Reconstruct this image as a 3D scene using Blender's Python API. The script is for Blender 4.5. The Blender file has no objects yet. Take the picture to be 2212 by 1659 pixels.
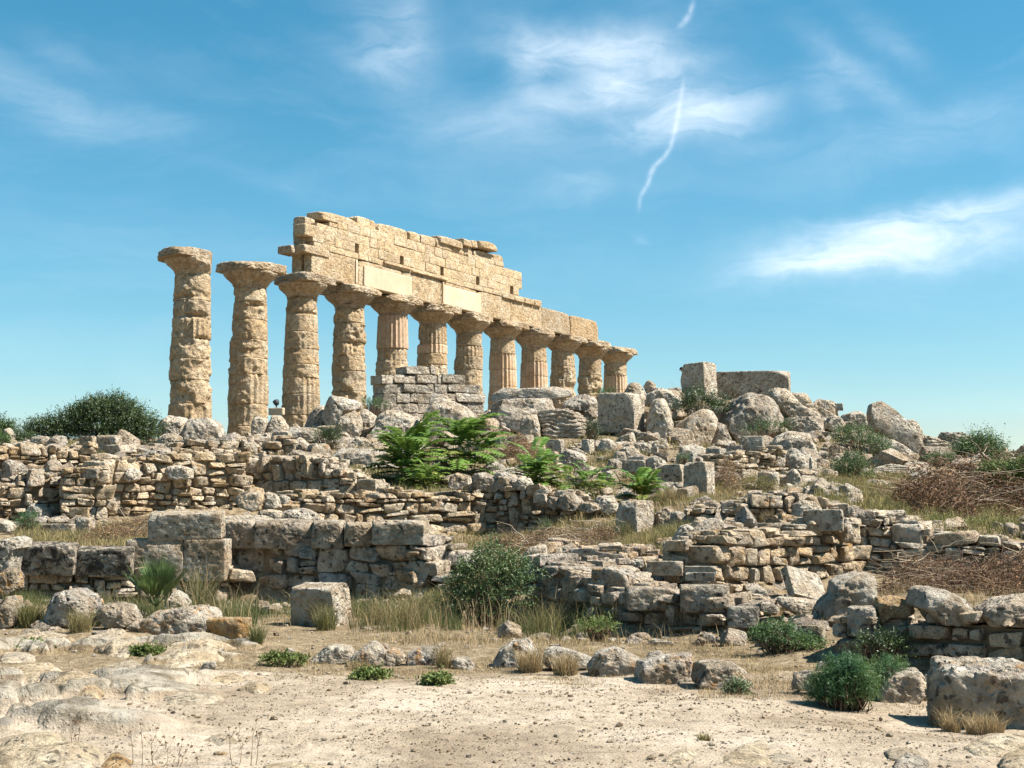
import bpy, math, random
import numpy as np
from mathutils import Vector, Matrix
R = math.radians
scene = bpy.context.scene
COL = scene.collection
rng = np.random.default_rng(7)
# ------------------------------------------------------------------ camera model (photograph measured on a 2212 x 1659 view)
F, CX, CY, EYE = 3047.0, 1106.0, 829.5, 1.6
TH = math.atan((1120 - CY) / F)
def P(u, v, Y):
    xc = (u - CX) / F; yc = (CY - v) / F
    t = Y / (math.cos(TH) - yc * math.sin(TH))
    return np.array([xc * t, Y, EYE + (math.sin(TH) + yc * math.cos(TH)) * t])
def ground_Y(v, z=0.0):
    yc = (CY - v) / F
    dz = math.sin(TH) + yc * math.cos(TH); dy = math.cos(TH) - yc * math.sin(TH)
    return (z - EYE) * dy / dz
FR = {'O': (0, 0, 1 / 1.13020), 'A': (0, 950, 3.4031), 'B': (600, 950, 3.4031), 'C': (1200, 950, 3.4031), 'D': (1850, 950, 3.4031),
      'E': (0, 1250, 2.6538), 'F': (600, 1250, 2.6538), 'G': (1200, 1250, 2.6538), 'H': (1850, 1250, 2.6538),
      'S': (1500, 860, 2.212), 'T1': (340, 480, 2.8597), 'T2': (680, 480, 3.1909), 'T3': (1100, 660, 4.2538)}
def px(fr, x, y):
    if fr == 'O': return (x, y)
    x0, y0, s = FR[fr]
    return ((x / s + x0) / 1.13020, (y / s + y0) / 1.13020)
def poly(fr, s):
    return np.array([px(fr, *map(float, q.split(','))) for q in s.split()])
# ------------------------------------------------------------------ noise
def _h(ix, iy, iz, seed):
    n = (ix.astype(np.int64) * 374761393 + iy.astype(np.int64) * 668265263 + iz.astype(np.int64) * 2147483647 + seed * 974634777) & 0xffffffff
    n = ((n ^ (n >> 13)) * 1274126177) & 0xffffffff
    n = ((n ^ (n >> 16)) * 2246822519) & 0xffffffff
    return ((n ^ (n >> 15)) & 0xffffff) / float(0xffffff)
def vnoise(p, seed=0):
    i = np.floor(p); f = p - i; f = f * f * f * (f * (f * 6 - 15) + 10)
    i = i.astype(np.int64); r = 0
    for a in (0, 1):
        wx = f[:, 0] if a else 1 - f[:, 0]
        for b in (0, 1):
            wy = f[:, 1] if b else 1 - f[:, 1]
            for c in (0, 1):
                wz = f[:, 2] if c else 1 - f[:, 2]
                r = r + wx * wy * wz * _h(i[:, 0] + a, i[:, 1] + b, i[:, 2] + c, seed)
    return r * 2 - 1
def fbm(p, octv=4, seed=0, gain=0.5):
    a, s, r = 1.0, 0.0, 0
    for k in range(octv):
        r = r + a * vnoise(p * 2.03 ** k + 17.3 * k, seed + k); s += a; a *= gain
    return r / s
def worley(p, seed=0):
    i = np.floor(p).astype(np.int64); best = np.full(len(p), 9.0)
    for a in (-1, 0, 1):
        for b in (-1, 0, 1):
            for c in (-1, 0, 1):
                j0, j1, j2 = i[:, 0] + a, i[:, 1] + b, i[:, 2] + c
                d = (j0 + _h(j0, j1, j2, seed) - p[:, 0]) ** 2 + (j1 + _h(j0, j1, j2, seed + 5) - p[:, 1]) ** 2 + (j2 + _h(j0, j1, j2, seed + 9) - p[:, 2]) ** 2
                best = np.minimum(best, d)
    return np.sqrt(best)
# ------------------------------------------------------------------ mesh helpers
def mesh_np(name, V, quads=None, tris=None, smooth=True, mats=(), midx=None):
    me = bpy.data.meshes.new(name)
    V = np.asarray(V, dtype=np.float32)
    q = np.zeros((0, 4), np.int32) if quads is None else np.asarray(quads, np.int32).reshape(-1, 4)
    t = np.zeros((0, 3), np.int32) if tris is None else np.asarray(tris, np.int32).reshape(-1, 3)
    nq, nt = len(q), len(t)
    me.vertices.add(len(V)); me.vertices.foreach_set('co', V.ravel())
    me.loops.add(nq * 4 + nt * 3); me.loops.foreach_set('vertex_index', np.concatenate([q.ravel(), t.ravel()]).astype(np.int32))
    me.polygons.add(nq + nt)
    st = np.concatenate([np.arange(nq) * 4, nq * 4 + np.arange(nt) * 3]).astype(np.int32)
    me.polygons.foreach_set('loop_start', st)
    for m in mats: me.materials.append(m)
    if midx is not None: me.polygons.foreach_set('material_index', np.asarray(midx, np.int32))
    me.polygons.foreach_set('use_smooth', np.full(nq + nt, smooth))
    me.update(calc_edges=True); me.validate()
    return me
ROCKY = {'boulder', 'stone_block', 'coping_block', 'masonry', 'rubble_wall', 'stone_pier', 'rubble_footing', 'flat_rock', 'ashlar_courses', 'frieze_courses', 'cornice_block', 'architrave_block', 'taenia_block', 'abacus', 'echinus'}
def obj(name, V, quads=None, tris=None, mat=None, parent=None, smooth=True, base=None, midx=None, mats=None):
    V = np.asarray(V, dtype=np.float64)
    if base is None:
        lo, hi = V.min(0), V.max(0); base = np.array([(lo[0] + hi[0]) / 2, (lo[1] + hi[1]) / 2, lo[2]])
    base = np.asarray(base, float)
    me = mesh_np(name, V - base, quads, tris, smooth, mats or [mat], midx)
    if smooth and name in ROCKY: me.set_sharp_from_angle(angle=R(33))
    o = bpy.data.objects.new(name, me); COL.objects.link(o)
    o.location = base
    if parent is not None:
        o.parent = parent; o.location = base - np.array(parent['_w'])
    o['_w'] = [float(x) for x in base]
    return o
def tag(o, label, cat, group=None, kind='thing'):
    if label: o['label'] = label
    if cat: o['category'] = cat
    if group: o['group'] = group
    o['kind'] = kind
    return o
def empty(name, loc, label, cat, group=None):
    o = bpy.data.objects.new(name, None); COL.objects.link(o); o.location = loc; o.empty_display_size = .2
    o['_w'] = [float(x) for x in loc]
    return tag(o, label, cat, group)
_cs = {}
def cubesphere(n):
    """unit directions and quads of a welded cube sphere with n cells per edge"""
    if n in _cs: return _cs[n]
    idx = {}; V = []; Q = []
    def vid(a, b, c):
        k = (a, b, c)
        if k not in idx:
            idx[k] = len(V); V.append([math.tan((2 * x / n - 1) * math.pi / 4) for x in k])
        return idx[k]
    for ax in range(3):
        for side in (0, n):
            for i in range(n):
                for j in range(n):
                    def m(i, j):
                        c = [0, 0, 0]; c[ax] = side; c[(ax + 1) % 3] = i; c[(ax + 2) % 3] = j; return vid(*c)
                    q = [m(i, j), m(i + 1, j), m(i + 1, j + 1), m(i, j + 1)]
                    Q.append(q if side else q[::-1])
    V = np.array(V); cube = V.copy()
    V = V / np.linalg.norm(V, axis=1)[:, None]
    _cs[n] = (V, np.array(Q, np.int32), cube)
    return _cs[n]
def unit(a): a = np.asarray(a, float); return a / np.linalg.norm(a)
def grid_quads(nu, nv, wrap=False, off=0):
    i, j = np.meshgrid(np.arange(nu if wrap else nu - 1), np.arange(nv - 1), indexing='ij')
    i2 = (i + 1) % nu
    return off + np.stack([i * nv + j, i2 * nv + j, i2 * nv + j + 1, i * nv + j + 1], -1).reshape(-1, 4)
# ------------------------------------------------------------------ star shaped stone: outline or planes, random cuts, noise
def star(ext, planes=(), p=8, outline=None, axis=1, ncut=4, cutk=(.72, .95), rough=.05, pit=.0, lay=.0, n=18, seed=0, upcut=False):
    """points (about the centre) and quads"""
    rg = np.random.default_rng(seed)
    D, Q, _ = cubesphere(n)
    ext = np.asarray(ext, float); d = D * ext; d /= np.linalg.norm(d, axis=1)[:, None]
    def inv(d):
        s = np.zeros(len(d))
        if outline is not None:
            a, b = ((0, 2) if axis == 1 else (0, 1))
            th = np.arctan2(d[:, b], d[:, a]); cp = np.hypot(d[:, a], d[:, b])
            rr = np.interp(th, outline[0], outline[1], period=2 * math.pi)
            s += (cp / rr) ** p + (np.abs(d[:, axis]) / ext[axis]) ** p
        for nn, h in planes: s += (np.maximum(0, d @ nn) / h) ** p
        return s
    s = inv(d)
    for k in range(ncut + (2 if upcut else 0)):
        nn = rg.normal(size=3); nn[1] = -abs(nn[1]) * .8; nn[2] = abs(nn[2]) * (1 if k % 2 else .5)
        if k >= ncut: nn = np.array([rg.uniform(-.2, .5), -.55, .8]) if k == ncut else np.array([.8, -.55, rg.uniform(-.1, .4)])
        nn = unit(nn / ext)
        lo = d * inv(d)[:, None] ** (-1 / p)
        h = (lo @ nn).max() * rg.uniform(*cutk)
        s += (np.maximum(0, d @ nn) / h) ** p
    V = d * (s ** (-1 / p))[:, None]
    size = float(np.min(ext)) ; o = rg.uniform(-50, 50, 3)
    amp = rough * size
    rd = 1 - 2 * np.abs(fbm(V / size * 1.7 - o, 3, seed + 6))
    disp = amp * (.9 * fbm(V / size * .9 + o, 3, seed) + 1.1 * fbm(V / size * 2.8 + o, 5, seed + 3, .68) + .5 * rd)
    if pit:
        w = worley(V / size * 3.2 + o, seed); w2 = worley(V / size * 6.5 + o, seed + 2)
        disp -= pit * size * (np.clip(.42 - w, 0, 1) * 1.1 + np.clip(.36 - w2, 0, 1) * .6)
    if lay:
        zz = V[:, 2] / size * 4 + fbm(V / size * 1.2 + o, 2, seed + 8) * .8
        disp -= lay * size * np.abs(np.sin(zz * 3)) ** 6
    V = V + d * disp[:, None]
    return V, Q
def polar(pts, nth=240, sm=3):
    """angle -> radius of a star shaped polygon about (0,0)"""
    th = np.linspace(-math.pi, math.pi, nth, endpoint=False); r = np.full(nth, 1e-3)
    c, s = np.cos(th), np.sin(th)
    for k in range(len(pts)):
        a, b = pts[k], pts[(k + 1) % len(pts)]; e = b - a
        den = c * e[1] - s * e[0]
        den = np.where(np.abs(den) < 1e-9, 1e-9, den)
        t = (a[0] * e[1] - a[1] * e[0]) / den
        w = (a[0] * s - a[1] * c) / den
        ok = (w >= -1e-6) & (w <= 1 + 1e-6) & (t > 0)
        r = np.where(ok, np.maximum(r, t), r)
    for _ in range(sm): r = (np.roll(r, 1) + 2 * r + np.roll(r, -1)) / 4
    return th, r
GROUND_PTS = []
def rock(fr, outl, Y, label, mat='grey', depth=.85, p=30, ncut=12, rough=.10, pit=.2, lay=0, n=30, cat='boulder', name='boulder', group=None, ground=True, seed=None, cutk=(.64, .93), parent=None):
    pts = poly(fr, outl); lo, hi = pts.min(0), pts.max(0)
    x, y = pts[:, 0], pts[:, 1]; x2, y2 = np.roll(x, -1), np.roll(y, -1)
    cr = x * y2 - x2 * y; A = cr.sum() / 2
    c = np.array([((x + x2) * cr).sum(), ((y + y2) * cr).sum()]) / (6 * A)
    w, h = hi - lo
    m = Y / F
    dep = depth * min(max(w, h * .8), 1.5 * h) * m
    Yc = Y + dep / 2; m = Yc / F * 1.004
    q = np.stack([(pts[:, 0] - c[0]) * m, (c[1] - pts[:, 1]) * m], 1)
    C = P(c[0], c[1], Yc)
    if seed is None: seed = int(abs(c[0] * 7 + c[1] * 13)) % 9973
    V, Q = star((w * m / 2, dep / 2, h * m / 2), p=p, outline=polar(q), ncut=ncut, cutk=cutk, rough=rough, pit=pit, lay=lay, n=n, seed=seed, upcut=True)
    V = V + C
    o = obj(name, V, Q, mat=M[mat] if isinstance(mat, str) else mat, parent=parent)
    if label: tag(o, label, cat, group)
    if ground: GROUND_PTS.append((C[0], C[1] - dep * .2, V[:, 2].min() + .04 * h * m, .35 + w * m / 2))
    return o
def block(fr, x0, x1, yt, yb, Y, label, yaw=20, dep=.8, mat='grey', tilt=(0, 0), p=36, ncut=5, rough=.06, pit=.13, lay=0, n=28, cat='stone block', name='stone_block', group=None, ground=True, seed=None, parent=None, cutk=(.82, .97)):
    """squared block filling the pixel box x0..x1, yt..yb at distance Y, turned by yaw"""
    (a, t), (b, s) = px(fr, x0, yt), px(fr, x1, yb)
    if seed is None: seed = int(abs(a * 7 + t * 13)) % 9973
    m = Y / F; W, H = (b - a) * m, (s - t) * m
    ya = R(abs(yaw)); D = dep * H
    w = max((W - D * math.sin(ya)) / math.cos(ya), W * .45)
    Yc = Y + (D * math.cos(ya) + w * math.sin(ya)) / 2
    C = P((a + b) / 2, (t + s) / 2, Yc); k = Yc / Y * .99
    rot = Matrix.Rotation(R(-yaw), 3, 'Z') @ Matrix.Rotation(R(tilt[0]), 3, 'X') @ Matrix.Rotation(R(tilt[1]), 3, 'Y')
    ax = np.array(rot)
    hs = (w * k / 2, D / 2, H * k / 2)
    pl = []
    for i in range(3):
        for sg in (1, -1): pl.append((ax[:, i] * sg, hs[i]))
    D_, Q, _ = cubesphere(n)
    V, Q = star(hs, [(np.eye(3)[i] * sg, hs[i]) for i in range(3) for sg in (1, -1)], p=p, ncut=ncut, cutk=cutk, rough=rough, pit=pit, lay=lay, n=n, seed=seed)
    V = V @ ax.T + C
    o = obj(name, V, Q, mat=M[mat] if isinstance(mat, str) else mat, parent=parent)
    if label: tag(o, label, cat, group)
    if ground: GROUND_PTS.append((C[0], C[1] - D * .3, V[:, 2].min() + .03 * H, .35 + W / 2))
    return o
def flat(fr, outl, label, hgt=.1, mat='bedrock', group='bedrock outcrops beside the path', name='flat_rock', cat='flat rock', seed=None, rough=.25, n=26):
    pts = poly(fr, outl)
    W = np.array([P(u, v, ground_Y(v)) for u, v in pts])[:, :2]
    c = W.mean(0)
    if seed is None: seed = int(abs(pts[0, 0] * 7 + pts[0, 1] * 13)) % 9973
    q = W - c; lo, hi = q.min(0), q.max(0)
    hgt *= .8
    V, Q = star(((hi[0] - lo[0]) / 2, (hi[1] - lo[1]) / 2, hgt), p=1.75, outline=polar(q), axis=2, ncut=0, rough=0, n=n, seed=seed)
    o = np.random.default_rng(seed).uniform(-9, 9, 3)
    V[:, 2] += hgt * rough * 3.0 * fbm(V * 2.2 + o, 4, seed, .6) * np.clip(V[:, 2] / hgt + .6, 0, 1)
    V[:, :2] += .07 * np.stack([fbm(V * 3 + o, 3, seed + 1), fbm(V * 3 - o, 3, seed + 2)], 1)
    V[:, 2] -= .05 * np.clip(.4 - worley(V * 5 + o, seed), 0, 1)
    V[:, 2] -= hgt * .12
    V = V + np.array([c[0], c[1], 0.0])
    ob = obj(name, V, Q, mat=M[mat])
    return tag(ob, label, cat, group)
# ------------------------------------------------------------------ dry stone wall
def stone_batch(cells, rnd, seed, n=5, jit=.2, p=9, rough=.13, tilt=.13, rb=.10):
    """cells: rows s0,s1,n0,n1,z0,z1 -> local points (s,n,z), quads"""
    _, Q, cube = cubesphere(n)
    g = np.abs(cube); q = cube / ((g ** p).sum(1) ** (1 / p))[:, None]
    q = q / np.abs(q).max(0)
    N = len(cells); cells = np.asarray(cells, float)
    c0 = cells[:, [0, 2, 4]]; c1 = cells[:, [1, 3, 5]]
    mid = (c0 + c1) / 2; half = (c1 - c0) / 2
    cj = rnd.uniform(-jit, jit, (N, 8, 3)) * half[:, None, :] * 2
    V = np.zeros((N, len(q), 3)); k = 0
    for a in (-1, 1):
        for b in (-1, 1):
            for c in (-1, 1):
                wgt = ((1 + a * q[:, 0]) * (1 + b * q[:, 1]) * (1 + c * q[:, 2])) / 8
                corner = np.array([a, b, c]) * half + cj[:, k]
                V += wgt[None, :, None] * corner[:, None, :]; k += 1
    # roundness: blend to the rounded template
    V = (1 - rb) * V + rb * (q[None] * half[:, None, :])
    tl = rnd.uniform(-tilt, tilt, N)[:, None]; V[..., 2] += tl * V[..., 0]
    mn = half.min(1)[:, None]
    W = (V + mid[:, None, :]).reshape(-1, 3); off = np.repeat(rnd.uniform(-30, 30, (N, 3)), len(q), 0)
    sc = np.repeat(mn, len(q), 1).reshape(-1)
    nd = fbm(W / np.maximum(sc, .05)[:, None] * .75 + off, 4, seed, .68)
    dirv = (q / np.linalg.norm(q, axis=1)[:, None])
    W = W + np.tile(dirv, (N, 1)) * (nd * sc * rough * 2.2)[:, None]
    QQ = (Q[None] + (np.arange(N) * len(q))[:, None, None]).reshape(-1, 4)
    return W, QQ
def boxes(cells):
    V = []; Q = []
    for s0, s1, n0, n1, z0, z1 in cells:
        b = len(V)
        V += [(s0, n0, z0), (s1, n0, z0), (s1, n1, z0), (s0, n1, z0), (s0, n0, z1), (s1, n0, z1), (s1, n1, z1), (s0, n1, z1)]
        Q += [[b + i for i in f] for f in ((3, 2, 1, 0), (4, 5, 6, 7), (0, 1, 5, 4), (1, 2, 6, 5), (2, 3, 7, 6), (3, 0, 4, 7))]
    return np.array(V, float), np.array(Q, np.int32)
class Path:
    def __init__(s, fr, pts):
        B, T = [], []
        for u, vb, vt, Y in pts:
            a = px(fr, u, vb); b = px(fr, u, vt)
            B.append(P(a[0], a[1], Y)); T.append(P(b[0], b[1], Y)[2])
        s.B = np.array(B); s.T = np.array(T)
        seg = np.hypot(np.diff(s.B[:, 0]), np.diff(s.B[:, 1])); s.S = np.concatenate([[0], np.cumsum(seg)]); s.L = s.S[-1]
        nn = []
        for k in range(len(B) - 1):
            d = s.B[k + 1, :2] - s.B[k, :2]; d /= np.hypot(*d); nn.append([-d[1], d[0]])   # points away from the viewer
        nn = np.array(nn); vn = np.vstack([nn[:1], (nn[1:] + nn[:-1]) / 2, nn[-1:]]) if len(nn) > 1 else np.vstack([nn, nn])
        s.N = vn / np.linalg.norm(vn, axis=1)[:, None]
    def base(s, x): return np.interp(x, s.S, s.B[:, 2])
    def top(s, x): return np.interp(x, s.S, s.T)
    def world(s, W):
        x, n = W[:, 0], W[:, 1]
        bx = np.interp(x, s.S, s.B[:, 0]); by = np.interp(x, s.S, s.B[:, 1])
        # extrapolate past the ends
        ex = np.where(x < 0, x, np.where(x > s.L, x - s.L, 0))
        d0 = (s.B[1, :2] - s.B[0, :2]) / s.S[1]; d1 = (s.B[-1, :2] - s.B[-2, :2]) / (s.S[-1] - s.S[-2])
        bx += np.where(x < 0, ex * d0[0], ex * d1[0]); by += np.where(x < 0, ex * d0[1], ex * d1[1])
        nx = np.interp(x, s.S, s.N[:, 0]); ny = np.interp(x, s.S, s.N[:, 1])
        return np.stack([bx + nx * n, by + ny * n, W[:, 2]], 1)
WALLS = []
def wall(name, label, fr, pts, T=.7, hs=(.14, .3), asp=(.9, 2.4), mat='rubble', seed=1, ragged=.1, split=.22, batter=.0, sink=.3, group=None, blocks=(), n=8, gap=.02, prot=.05, cat='stone wall'):
    rnd = np.random.default_rng(seed); pa = Path(fr, pts)
    front, back, core = [], [], []
    zmin = pa.B[:, 2].min() - sink; zmax = pa.T.max()
    r1 = rnd.uniform(0, 99)
    def top(x):
        x = np.atleast_1d(x)
        return pa.top(x) + ragged * vnoise(np.stack([x * 1.6 + r1, x * 0, x * 0], 1), seed) + ragged * .5 * vnoise(np.stack([x * 4.1 + r1, x * 0, x * 0], 1), seed + 1)
    for layer in (0, 1):
        z = zmin; blocked = []
        while z < zmax + .05:
            blocked = [b for b in blocked if b[2] > z + .03]
            h = rnd.uniform(*hs) if rnd.random() > .25 else rnd.uniform(hs[0] * .6, hs[0])
            x = rnd.uniform(-.2, 0)
            while x < pa.L:
                w = h * rnd.uniform(*asp) if h > hs[0] else h * rnd.uniform(1.6, 4.2)
                w = min(max(w, .12), 1.1)
                hit = [b for b in blocked if b[0] - .04 < x < b[1] - .02]
                if hit:
                    bt = hit[0][2]; xa, xb = x, hit[0][1]; tp = float(top((xa + xb) / 2)[0])
                    if layer == 0 and bt < z + h - .05 and tp > bt + .04: front.append((xa + gap, xb - gap, rnd.uniform(-prot, prot), T * .45, bt + .01, min(z + h, tp) + .03))
                    x = xb; continue
                nx = [b[0] for b in blocked if x < b[0] < x + w]
                if nx: w = max(min(nx) - x, .06)
                xm = x + w / 2; tp = float(top(xm)[0])
                wz = .06 * float(vnoise(np.array([[xm * .9, z * 1.3, seed * 1.7]]), 5)[0])
                z0, z1 = z + wz, z + h + wz
                if rnd.random() < .16 and w > .18 and not nx:
                    z1 += h * rnd.uniform(.6, 1.); blocked.append((x, x + w, z1 - wz))
                if z0 < tp - .3 * h:
                    z1 = min(z1, tp + .06)
                    is_top = tp - z1 < hs[0] * .7
                    d = T * rnd.uniform(.42, .55)
                    pr = rnd.uniform(-prot, prot) + batter * (z - zmin)
                    if layer == 0:
                        if z1 > pa.base(xm) - sink:
                            if (h > hs[0] * 1.2) and rnd.random() < split and not is_top:
                                zm = z0 + (z1 - z0) * rnd.uniform(.35, .65); pr2 = rnd.uniform(-prot, prot) + batter * (z - zmin)
                                front.append((x + gap, x + w - gap, pr, d, z0 + gap * .5, zm - gap * .5)); front.append((x + gap, x + w - gap, pr2, d, zm + gap * .5, z1 - gap * .5))
                            else: front.append((x + gap, x + w - gap, pr, d if not is_top else T * rnd.uniform(.5, .8), z0 + gap * .5, z1 - gap * .5))
                    else:
                        if z1 > pa.base(xm) - .1: back.append((x + gap, x + w - gap, T - d, T + rnd.uniform(-prot, prot), z0 + gap, z1 - gap))
                x += w
            z += h
    for _ in range(int(pa.L * T * 14)):
        xm = rnd.uniform(.05, pa.L - .05); tp = float(top(xm)[0]); a, b, c = rnd.uniform(.07, .24), rnd.uniform(.07, .2), rnd.uniform(.05, .15); nn = rnd.uniform(.04, T - b)
        front.append((xm - a, xm + a, nn, nn + 2 * b, tp - .10, tp - .10 + c))
    x = 0.05
    while x < pa.L - .05:
        x1 = min(x + .25, pa.L - .05); tp = min(float(top(x)[0]), float(top(x1)[0]))
        core.append((x, x1, .15 + batter * .6, T - .12, zmin, tp - .12)); x = x1
    V, Q = stone_batch(front + back, rnd, seed, n=n)
    V2, Q2 = boxes(core)
    Q2 = Q2 + len(V)
    VV = pa.world(np.vstack([V, V2]))
    mi = np.concatenate([np.zeros(len(Q), int), np.ones(len(Q2), int)])
    B = pa.B.mean(0)
    if blocks:
        o = empty(name, (B[0], B[1], pa.B[:, 2].min()), label, cat, group)
        ms = obj('masonry', VV, np.vstack([Q, Q2]), mats=[M[mat], M['soil']], midx=mi, parent=o)
    else:
        o = obj(name, VV, np.vstack([Q, Q2]), mats=[M[mat], M['soil']], midx=mi); tag(o, label, cat, group)
    for i in range(len(pa.B)): GROUND_PTS.append((pa.B[i, 0], pa.B[i, 1] - .25, pa.B[i, 2], .6))
    for b in blocks:
        b = dict(b); b.setdefault('name', 'coping_block'); block(label=None, parent=o, ground=False, **b)
    WALLS.append((o, pa))
    return o
# ------------------------------------------------------------------ look
SUN = (52., 96., 5.0)            # elevation, azimuth from +Y towards +X, strength
SKY = (.060, .5, 2.2, .475, 1.36, 1.0)   # strength, dust, ozone, hue, saturation, value
EXPO = 1.3
CLOUDCOL = (8.6, 9.3, 10.0)
# cirrus: direction given by photograph point, half sizes, turn (deg), amount
CLOUDS = [(1240, 100, 170, 40, -4, .36), (1140, 150, 60, 44, 60, .30), (1290, 200, 210, 44, 14, .42), (1480, 245, 150, 48, 10, .48),
          (1360, 110, 110, 60, 20, .20), (1400, 170, 180, 90, 0, .12), (1570, 235, 110, 34, 8, .2),
          (840, 95, 100, 60, -40, .26), (885, 45, 50, 46, -60, .22), (780, 130, 110, 30, -20, .12),
          (1830, 555, 210, 46, 6, .40), (2080, 505, 260, 50, 4, .55), (1740, 565, 130, 40, 0, .22), (1980, 470, 200, 26, 4, .25),
          (70, 195, 190, 46, -18, .22), (330, 265, 130, 30, 0, .10), (150, 125, 90, 22, -20, .10),
          (1850, 150, 120, 30, -40, .22), (1790, 195, 60, 40, -40, .20), (1930, 90, 90, 30, -40, .14),
          (1390, 505, 14, 10, -20, .12), (1240, 408, 80, 30, 5, .20), (1080, 290, 220, 50, -12, .14), (1650, 300, 110, 22, 5, .10), (600, 390, 160, 20, -10, .06),
          (2050, 270, 240, 50, 8, .10), (1900, 330, 260, 60, 10, .06)]
TRAIL = [(1474, 200, 26, 5, 80, .16), (1467, 240, 28, 6, 80, .2), (1460, 275, 26, 6, 76, .2), (1452, 308, 22, 5, 72, .22), (1440, 332, 20, 5, 55, .26), (1424, 350, 18, 5, 45, .28), (1411, 368, 18, 6, 62, .28), (1403, 390, 18, 5, 68, .26), (1393, 410, 18, 5, 58, .22), (1385, 432, 18, 5, 80, .16),
         (1492, 18, 16, 6, 70, .24), (1482, 40, 16, 7, 50, .26), (1472, 52, 10, 6, 30, .2)]
# ------------------------------------------------------------------ materials
M = {}
class NT:
    def __init__(s, tree): s.t = tree; s.n = tree.nodes; s.l = tree.links
    def __call__(s, typ, ins=None, **kw):
        nd = s.n.new('ShaderNode' + typ)
        for k, v in kw.items(): setattr(nd, k, v)
        for k, v in (ins or {}).items():
            if hasattr(v, 'is_output') or hasattr(v, 'links'): s.l.new(v, nd.inputs[k])
            else: nd.inputs[k].default_value = v
        return nd
    def mix(s, f, a, b, mode='MIX'):
        nd = s.n.new('ShaderNodeMix'); nd.data_type = 'RGBA'; nd.blend_type = mode
        for k, v in ((0, f), (6, a), (7, b)):
            if hasattr(v, 'links'): s.l.new(v, nd.inputs[k])
            else: nd.inputs[k].default_value = v if k == 0 else (*v, 1) if len(v) == 3 else v
        return nd.outputs[2]
    def math(s, op, a, b=None, c=None, clamp=False):
        nd = s.n.new('ShaderNodeMath'); nd.operation = op; nd.use_clamp = clamp
        for k, v in enumerate((a, b, c)):
            if v is None: continue
            if hasattr(v, 'links'): s.l.new(v, nd.inputs[k])
            else: nd.inputs[k].default_value = v
        return nd.outputs[0]
    def ramp(s, fac, stops, interp='LINEAR'):
        nd = s.n.new('ShaderNodeValToRGB'); nd.color_ramp.interpolation = interp
        e = nd.color_ramp.elements
        while len(e) < len(stops): e.new(.5)
        for el, (p, c) in zip(e, stops):
            el.position = p; el.color = (c, c, c, 1) if not hasattr(c, '__len__') else (*c, 1)
        s.l.new(fac, nd.inputs[0]); return nd.outputs[0]
    def noise(s, vec, scale, detail=5, rough=.55, dist=0):
        nd = s('TexNoise', {'Vector': vec, 'Scale': scale, 'Detail': detail, 'Roughness': rough, 'Distortion': dist}); return nd.outputs[0]
def new_mat(name):
    m = bpy.data.materials.new(name); m.use_nodes = True; m.node_tree.nodes.clear(); return m, NT(m.node_tree)
def finish(g, col, rough=.95, height=None, hd=.03, extra=None, trans=None):
    b = g('BsdfPrincipled', {'Roughness': rough, 'Specular IOR Level': .5 if trans else .15})
    g.l.new(col, b.inputs['Base Color']) if hasattr(col, 'links') else setattr(b.inputs['Base Color'], 'default_value', (*col, 1))
    if height is not None:
        bm = g('Bump', {'Strength': 1.0, 'Distance': hd, 'Height': height}); g.l.new(bm.outputs[0], b.inputs['Normal'])
    sh = b.outputs[0]
    if trans:
        t = g('BsdfTranslucent'); g.l.new(col, t.inputs['Color'])
        mx = g('MixShader', {0: trans}); g.l.new(sh, mx.inputs[1]); g.l.new(t.outputs[0], mx.inputs[2]); sh = mx.outputs[0]
    o = g('OutputMaterial'); g.l.new(sh, o.inputs['Surface'])
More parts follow.
